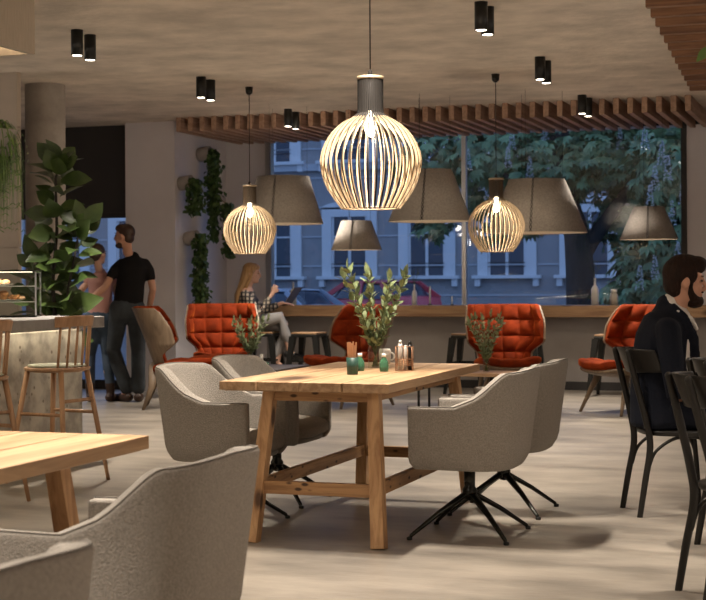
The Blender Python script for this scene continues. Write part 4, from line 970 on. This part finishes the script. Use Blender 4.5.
standing('woman in pink top, jeans and boots standing close beside the man in black t-shirt', wp_, away-.05, 1.60, math.radians(75),
  dict(skin=m_skin2, hair=m_hairb, top=m_pink, leg=m_jean2, shoe=m_boot, boot=True),
  dict(head=(.0, .0, 1.665), sh=(0, -.03), hip=(0, -.02), wf=.84, sleeve=.12, hem=.93,
       arms={1: ((-.03, .26, 1.15), (.10, .26, .95), (.5, 0, -.7), (-.4, .6, 0)), -1: ((.1, -.20, 1.15), (.25, -.12, 1.05), (.8, .3, 0), (0, 0, 1))},
       legs={1: ((.02, .10, .50), (.0, .10, .09), .2), -1: ((.02, -.09, .50), (.0, -.13, .09), -.2)}, jw=.86, cuff=.12,
       hair=[((-.02, 0, .04), (.10, .084, .092)), ((-.055, 0, -.01), (.055, .074, .07)), ((-.11, 0, .03), (.035, .035, .035))]))

# --- seated blond woman in profile
sx_ = aty(252, 340, 15.40); base_ = V((sx_.x, sx_.y, 0)); wyaw = math.radians(16)
t = person('person', 'blond long haired woman in plaid shirt and grey trousers sitting at the window counter', base_, wyaw)
hc = V((.0, 0, 1.285)); R = ry(math.radians(6)); bm = nb(); headshape(bm, hc, R, .92)
sh = V((-.05, 0, 1.07)); hip = V((-.06, 0, .73))
limb(bm, [(hc+V((-.02, 0, -.05)), .046), (sh+V((.0, 0, .04)), .05)]); limb(bm, [(sh, .08, .13), (sh.lerp(hip, .5), .075, .11), (hip, .1, .14)])
AR = {-1: (sh+V((.0, -.145, -.02)), V((.10, -.19, .84)), V((.24, -.10, 1.06)), V((.35, .1, .8)), V((.3, -.9, .1))), 1: (sh+V((0, .145, -.02)), V((.10, .20, .86)), V((.32, .16, .955)), V((.95, 0, -.1)), V((0, 0, 1)))}
for s, (S, E_, W_, hd, hn) in AR.items(): limb(bm, [(S, .04), (E_, .034), (W_, .023)]); hand(bm, W_, hd, hn, -s, .9, curl=1.2 if s < 0 else .3)
LG = {-1: (V((.33, -.05, .80)), V((.42, .0, .42)), .0), 1: (V((.36, .07, .70)), V((.27, .08, .29)), .0)}
for s, (K_, A_, _) in LG.items(): limb(bm, [(hip+V((0, s*.08, -.01)), .08), (K_, .052), (A_, .032)]); limb(bm, [(A_, .03), (A_+V((.08, 0, -.06)), .02)])
remesh(obj('body', bm, m_skin2, t), .0085, 3); eyes(t, hc, R, .92)
bm = nb(); q = lambda x, y, z: hc+R @ V((x, y, z))
for cc, r in (((-.02, 0, .04), (.092, .08, .085)), ((.02, 0, .075), (.068, .065, .045)), ((-.055, 0, -.02), (.062, .076, .09))): ell(bm, q(*cc), r, rot=R, n=16)
limb(bm, [(q(-.045, 0, .0), .07, .075), (q(-.075, 0, -.12), .058, .085), (sh+V((-.10, 0, -.03)), .045, .095), (sh+V((-.115, 0, -.16)), .032, .075), (sh+V((-.11, 0, -.24)), .016, .05)], n=16)
for s in (-1, 1): limb(bm, [(q(.02, s*.066, .03), .014, .03), (q(.0, s*.074, -.06), .016, .034), (q(-.03, s*.075, -.15), .016, .035)], n=10)
remesh(obj('hair', bm, m_blond, t), .009, 2)
bm = nb(); limb(bm, [(sh+V((0, 0, .045)), .055, .07), (sh+V((-.0, 0, .01)), .085, .135), (sh+V((.0, 0, -.09)), .105, .155), (sh.lerp(hip, .6), .105, .14), (hip+V((0, 0, -.0)), .13, .165)], n=20)
for s, (S, E_, W_, hd, hn) in AR.items(): limb(bm, [(S, .056), (E_, .052), (E_.lerp(W_, .55), .042), (E_.lerp(W_, .7), .038)])
remesh(obj('shirt', bm, m_plaid, t), .010, 3)
bm = nb()
for s, (K_, A_, _) in LG.items(): limb(bm, [(hip+V((-.01, s*.07, -.01)), .095), (K_, .066), (K_.lerp(A_, .5), .06), (A_+V((0, 0, .09)), .045)])
limb(bm, [(hip+V((-.01, -.07, 0)), .095), (hip+V((-.01, .07, 0)), .095)]); remesh(obj('trousers', bm, m_greyt, t), .010, 2)
for s, (K_, A_, _) in LG.items():
    bm = nb(); limb(bm, [(A_+V((-.03, 0, -.03)), .042, .038), (A_+V((.06, 0, -.06)), .044, .036), (A_+V((.15, 0, -.085)), .034, .024)]); remesh(obj('shoe', bm, m_shoe, t), .009, 2)

# ---------------------------------------------------------------- outside
FY = 48.0; GZ = -.35
m_fac = mat('blue grey render', (.30, .29, .29), .9, var=.1, scale=2); m_trim = mat('pale window trim', (.62, .62, .62), .8); m_wing = mat('dark window', (.02, .03, .05), .15)
bm = nb(); b3(bm, -90, 60, WY+.3, 110, GZ-.1, GZ); struct('ground_street', bm, mat('asphalt', (.10, .10, .11), .8, var=.2))
def fx(px): return aty(px, 250, FY).x
def fz(px, py): return aty(px, py, FY).z
wins = [279, 350, 431]; sp = None
xs = [fx(279), fx(350), fx(431)]; pitch = (xs[2]-xs[0])/2
fb = thing('street_building', 'grey blue rendered townhouse facade with pale window surrounds across the street', 'building', (0, FY, 0))
bm = nb(); b3(bm, -56, 20, 0, 8, GZ, 15)
zz = GZ
z_sill = fz(350, 276)
zc = [z_sill-.55+.55*i for i in range(-2, 9)]
obj('wall', bm, m_fac, fb)
bm = nb()
for i in range(-2, 7): z = z_sill-.68+1.0*i; b3(bm, -56, 20, -.03, -.0, z, z+.05)
b3(bm, -56, 20, -.16, 0, fz(350, 170), fz(350, 163))
obj('ledge_band', bm, mat('pale band', (.42, .43, .45), .85), fb)
z_top = fz(350, 222)
w0 = None; up_z = fz(350, 160)
for i in range(-7, 8):
    x = xs[1]+i*pitch
    for lvl in (0, 1):
        zb = z_sill if lvl == 0 else up_z; h = (z_top-z_sill) if lvl == 0 else 2.8; wv = .64
        key = lvl
        if i == -7:
            bm = nb(); 
            b3(bm, -wv-.34, -wv, -.10, 0, 0, h+.18); b3(bm, wv, wv+.34, -.10, 0, 0, h+.18); b3(bm, -wv-.34, wv+.34, -.10, 0, h+.18, h+.50)
            for k in range(9):
                a0, a1 = PI*k/9, PI*(k+1)/9; r = wv+.34; r2 = wv*.9
                # arched head
                pa = [(r*math.cos(a), h+.48+.22*math.sin(a)) for a in (a0, a1)]; vs = [bm.verts.new((x_, y_, z_)) for y_ in (-.1, 0) for x_, z_ in (pa[0], pa[1], (pa[1][0], h+.44), (pa[0][0], h+.44))]
                bm.faces.new(vs[:4]); bm.faces.new((vs[0], vs[4], vs[5], vs[1]))
            b3(bm, -wv-.5, wv+.5, -.25, 0, -.11, 0); b3(bm, -wv-.42, -wv-.24, -.18, 0, -.36, -.11); b3(bm, wv+.24, wv+.42, -.18, 0, -.36, -.11)
            s_ = obj('window_surround', bm, m_trim, fb)
            bm = nb(); b3(bm, -wv, wv, -.02, -.005, 0, h+.18); g_ = obj('pane', bm, m_wing, s_)
            bm = nb(); b3(bm, -.05, .05, -.05, -.02, 0, h+.18); b3(bm, -wv, -wv+.08, -.05, -.02, 0, h+.18); b3(bm, wv-.08, wv, -.05, -.02, 0, h+.18); b3(bm, -wv, wv, -.05, -.02, h*.72, h*.72+.04); f_ = obj('sash', bm, m_trim, s_)
            bm = nb(); 
            for zr in (.28, .41): tube(bm, [(-wv+.02, -.12, zr), (wv-.02, -.12, zr)], .012, 6)
            r_ = obj('railing', bm, m_black, s_)
            protos = (s_, g_, f_, r_) if lvl == 0 else protos
            if lvl == 0: P0 = (s_, g_, f_, r_)
            s_.location = (x, 0, zb)
            if lvl == 1: P1 = (s_, g_, f_, r_)
        else:
            PP = P0 if lvl == 0 else P1; c = PP[0].copy(); C.objects.link(c); c.location = (x, 0, zb)
            for g in PP[1:]: e = g.copy(); C.objects.link(e); e.parent = c
# cars
def car(label, loc, rot, paint, seg='car'):
    t = thing('parked_car', label, 'car', loc, rot, 'parked cars')
    def body(u, v):
        # u along length, v over the section
        x = (u-.5)*4.1; 
        top = lerp_tab([(0, .66), (.06, .88), (.30, 1.04), (.8, 1.08), (.97, 1.02), (1, .66)], u); w = lerp_tab([(0, .62), (.1, .84), (.5, .88), (.9, .85), (1, .66)], u)
        P = [(-w*.97, .2), (-w, .45), (-w*.98, .7*top/.92), (-w*.86, top), (0, top+.03), (w*.86, top), (w*.98, .7*top/.92), (w, .45), (w*.97, .2)]
        k = v*8; a = min(7, int(k)); f = k-a; return V((x, P[a][0]+(P[a+1][0]-P[a][0])*f, P[a][1]+(P[a+1][1]-P[a][1])*f))
    bm = nb(); vs = gridsurf(bm, body, 28, 16)
    for side in (0, -1): bm.faces.new([r[side] for r in vs])
    bm.faces.new([*vs[0]] if False else [vs[0][0], vs[0][-1], vs[-1][-1], vs[-1][0]]) if False else None
    obj('body', bm, paint, t)
    def cab(s, zt):
        def f(u, v):
            x = lerp_tab([(0, -1.15), (1, 1.75)], u); z = lerp_tab([(0, .90), (.28, 1.38), (.5, 1.44), (.75, 1.40), (1, .93)], u)*1.0; w = .72*s
            x = -1.15+2.9*u; P = [(-.80*s, 1.0), (-w+.06, z-.05), (-w*.8, z), (0, z+.02), (w*.8, z), (w-.06, z-.05), (.80*s, 1.0)]
            k = v*6; a = min(5, int(k)); q = k-a; return V((x, P[a][0]+(P[a+1][0]-P[a][0])*q, max(1.0, P[a][1]+(P[a+1][1]-P[a][1])*q)+zt))
        return f
    bm = nb(); gridsurf(bm, cab(1, 0), 24, 12); obj('glasshouse', bm, m_wing, t)
    bm = nb()
    for s in (-1, 1):
        for (x0, z0, x1, z1) in ((-1.1, 1.0, -.42, 1.37), (1.7, 1.0, 1.05, 1.40), (.35, .98, .32, 1.43)): beam(bm, (x0, s*.80, z0), (x1, s*.66, z1), .13, .05)
        tube(bm, [(-.42, s*.655, 1.385), (.3, s*.65, 1.445), (1.05, s*.65, 1.41)], .03, 6)
    def rf(u, v): x = -.45+1.5*u; return V((x, (v-.5)*1.28, lerp_tab([(0, 1.385), (.5, 1.47), (1, 1.42)], u)+.012-.05*abs(v-.5)**2))
    gridsurf(bm, rf, 10, 6); obj('roof', bm, paint, t)
    for s in (-1, 1):
        for x in (-1.3, 1.25):
            bm = nb(); lathe(bm, [(0, -.1), (.2, -.1), (.31, -.09), (.32, 0), (.31, .09), (.2, .1), (0, .1)], 24); bmesh.ops.rotate(bm, verts=bm.verts, matrix=M.Rotation(PI/2, 3, 'X')); o_ = obj('wheel', bm, m_black, t); o_.location = (x, s*.8, .32)
        bm = nb(); ell(bm, (-.75, s*.95, .98), (.07, .11, .07), n=10); obj('wing_mirror', bm, paint, t)
m_red = mat('red car paint', (.46, .05, .07), .25); m_sil = mat('silver car paint', (.35, .40, .48), .3, .4)
cz = GZ
p = atd(373, 300, 39.5); car('dark red car parked outside behind the eucalyptus leaves', (p.x, p.y, cz+.04), math.radians(-30), m_red)
p = atd(272, 300, 38); car('silver car parked outside behind the blond woman and laptop', (p.x, p.y, cz-.15), math.radians(-20), m_sil)
p = atd(196, 300, 26.0)
# trees
m_chest = mat('chestnut leaf', (.20, .29, .12), .5, col2=(.08, .13, .055), scale=3); m_flow = mat('cream blossom', (.42, .42, .40), .8)
def palm(bm, c, sc, out):
    d = (out*.5+V((0, 0, -.55))+rv()*.55).normalized(); n = (out+V((0, 0, .9))+rv()*.5); n = (n-d*n.dot(d)).normalized(); s = d.cross(n)
    for k in range(5): a = (k-2)*.55; dd = d*math.cos(a)+s*math.sin(a); leaf(bm, c, dd, n, sc*(1-.13*abs(k-2)), sc*.32, .25, 2, shape=1.25)
def tree(label, base, trunks, clumps, cnt, sc, flowers, lab_group='chestnut trees in the street'):
    t = thing('chestnut_tree', label, 'tree', base, 0, lab_group); bm = nb()
    for P, r0, r1 in trunks: loft(bm, [(V(p)-V(base), r0+(r1-r0)*i/(len(P)-1)) for i, p in enumerate(P)], n=12)
    obj('trunk', bm, m_bark, t); bm = nb(); bf = nb(); tot = sum(r[0]*r[2] for _, r in clumps)
    for c, r in clumps:
        for i in range(int(cnt*r[0]*r[2]/tot)):
            v = rv(); k = random.uniform(.55, 1.0); q = V(c)+V((v.x*r[0]*k, v.y*r[1]*k, v.z*r[2]*k))-V(base); palm(bm, q, sc*random.uniform(.7, 1.1), v)
    for c in flowers:
        c = V(c)-V(base)
        for i in range(70): u = random.random(); a = random.uniform(0, 2*PI); r = .07*(1-u*.75); ell(bf, c+V((r*math.cos(a), r*math.sin(a), .38*u)), (.014, .014, .014), n=4)
    obj('foliage', bm, m_chest, t)
    if flowers: obj('blossom', bf, m_flow, t)
    else: bf.free()
random.seed(3)
D1 = 27.5; K = 1.33
tb = atd(582, 300, D1); tb.z = GZ
T = lambda px, py, d=21: tuple(atd(px, py, d*K-.4))
def cs(L): return [(c, tuple(k*K for k in r)) for c, r in L]
cl = cs([(T(500, 150, 21.5), (1.0, .8, .55)), (T(440, 158, 22), (.75, .8, .42)), (T(560, 165), (.8, .8, .5)), (T(640, 150, 21.5), (1.2, 1, .7)), (T(560, 95, 22), (2.4, 1.2, .8)), (T(433, 226, 22), (.32, .3, .18)), (T(525, 215, 22.5), (.5, .5, .35)), (T(478, 200, 22.5), (.25, .4, .25)), (T(640, 215, 21.5), (.8, .7, .6)), (T(492, 232, 22.5), (.3, .3, .2)), (T(600, 150, 20.6), (.6, .5, .5))])
tree('chestnut tree with dark trunk outside, behind the bottle with twigs', tuple(tb), [([tuple(tb), T(580, 270), T(577, 235), T(568, 205), T(560, 160), T(560, 100)], .29, .17), ([T(579, 262), T(592, 240), T(610, 215), T(628, 190), T(650, 150)], .17, .08), ([T(573, 225), T(558, 210), T(530, 190), T(505, 175)], .09, .04), ([T(575, 240), T(565, 215), T(548, 203)], .055, .03)],
     cl, 4600, .235, [T(px, py, 20.4) for px, py in ((508, 168), (512, 150), (530, 178), (545, 140), (603, 165), (620, 150), (468, 170))])
tb = atd(770, 300, 24.5); tb.z = GZ
T2 = lambda px, py, d=19: tuple(atd(px, py, d*1.28))
cl = [(T2(655, 285, 19.2), (.65, .7, .5)), (T2(668, 235, 19), (.65, .7, .62)), (T2(672, 165, 19), (.78, .8, .75)), (T2(640, 262, 19.4), (.5, .6, .38)), (T2(620, 292, 19.8), (.45, .5, .24)), (T2(720, 200, 19), (1.1, 1.2, 1.4)), (T2(735, 110, 19.5), (1.7, 1.4, 1.2))]
tree('nearer chestnut with low blossoming boughs at the right end of the window', tuple(tb), [([tuple(tb), T2(768, 200), T2(760, 100)], .3, .2), ([T2(768, 230), T2(720, 215), T2(660, 235)], .12, .04)],
     cl, 3000, .27, [T2(px, py, 18.3) for px, py in ((655, 190), (662, 165), (650, 210), (672, 225), (640, 290), (668, 180), (655, 280), (645, 150), (683, 205), (678, 265))])

# ---------------------------------------------------------------- world, view
wd = bpy.data.worlds.new('dusk'); bpy.context.scene.world = wd; wd.use_nodes = True; nt = wd.node_tree
bg = nt.nodes['Background']; bg.inputs[0].default_value = (.22, .36, .68, 1); bg.inputs[1].default_value = 1.45
sc = bpy.context.scene
sc.view_settings.view_transform = 'Standard'; sc.view_settings.look = 'None'; sc.view_settings.gamma = 1; sc.view_settings.exposure = .2
sc.cycles.use_denoising = True; sc.cycles.max_bounces = 8; sc.cycles.transparent_max_bounces = 16; sc.cycles.sample_clamp_indirect = 4; sc.cycles.caustics_reflective = False; sc.cycles.caustics_refractive = False
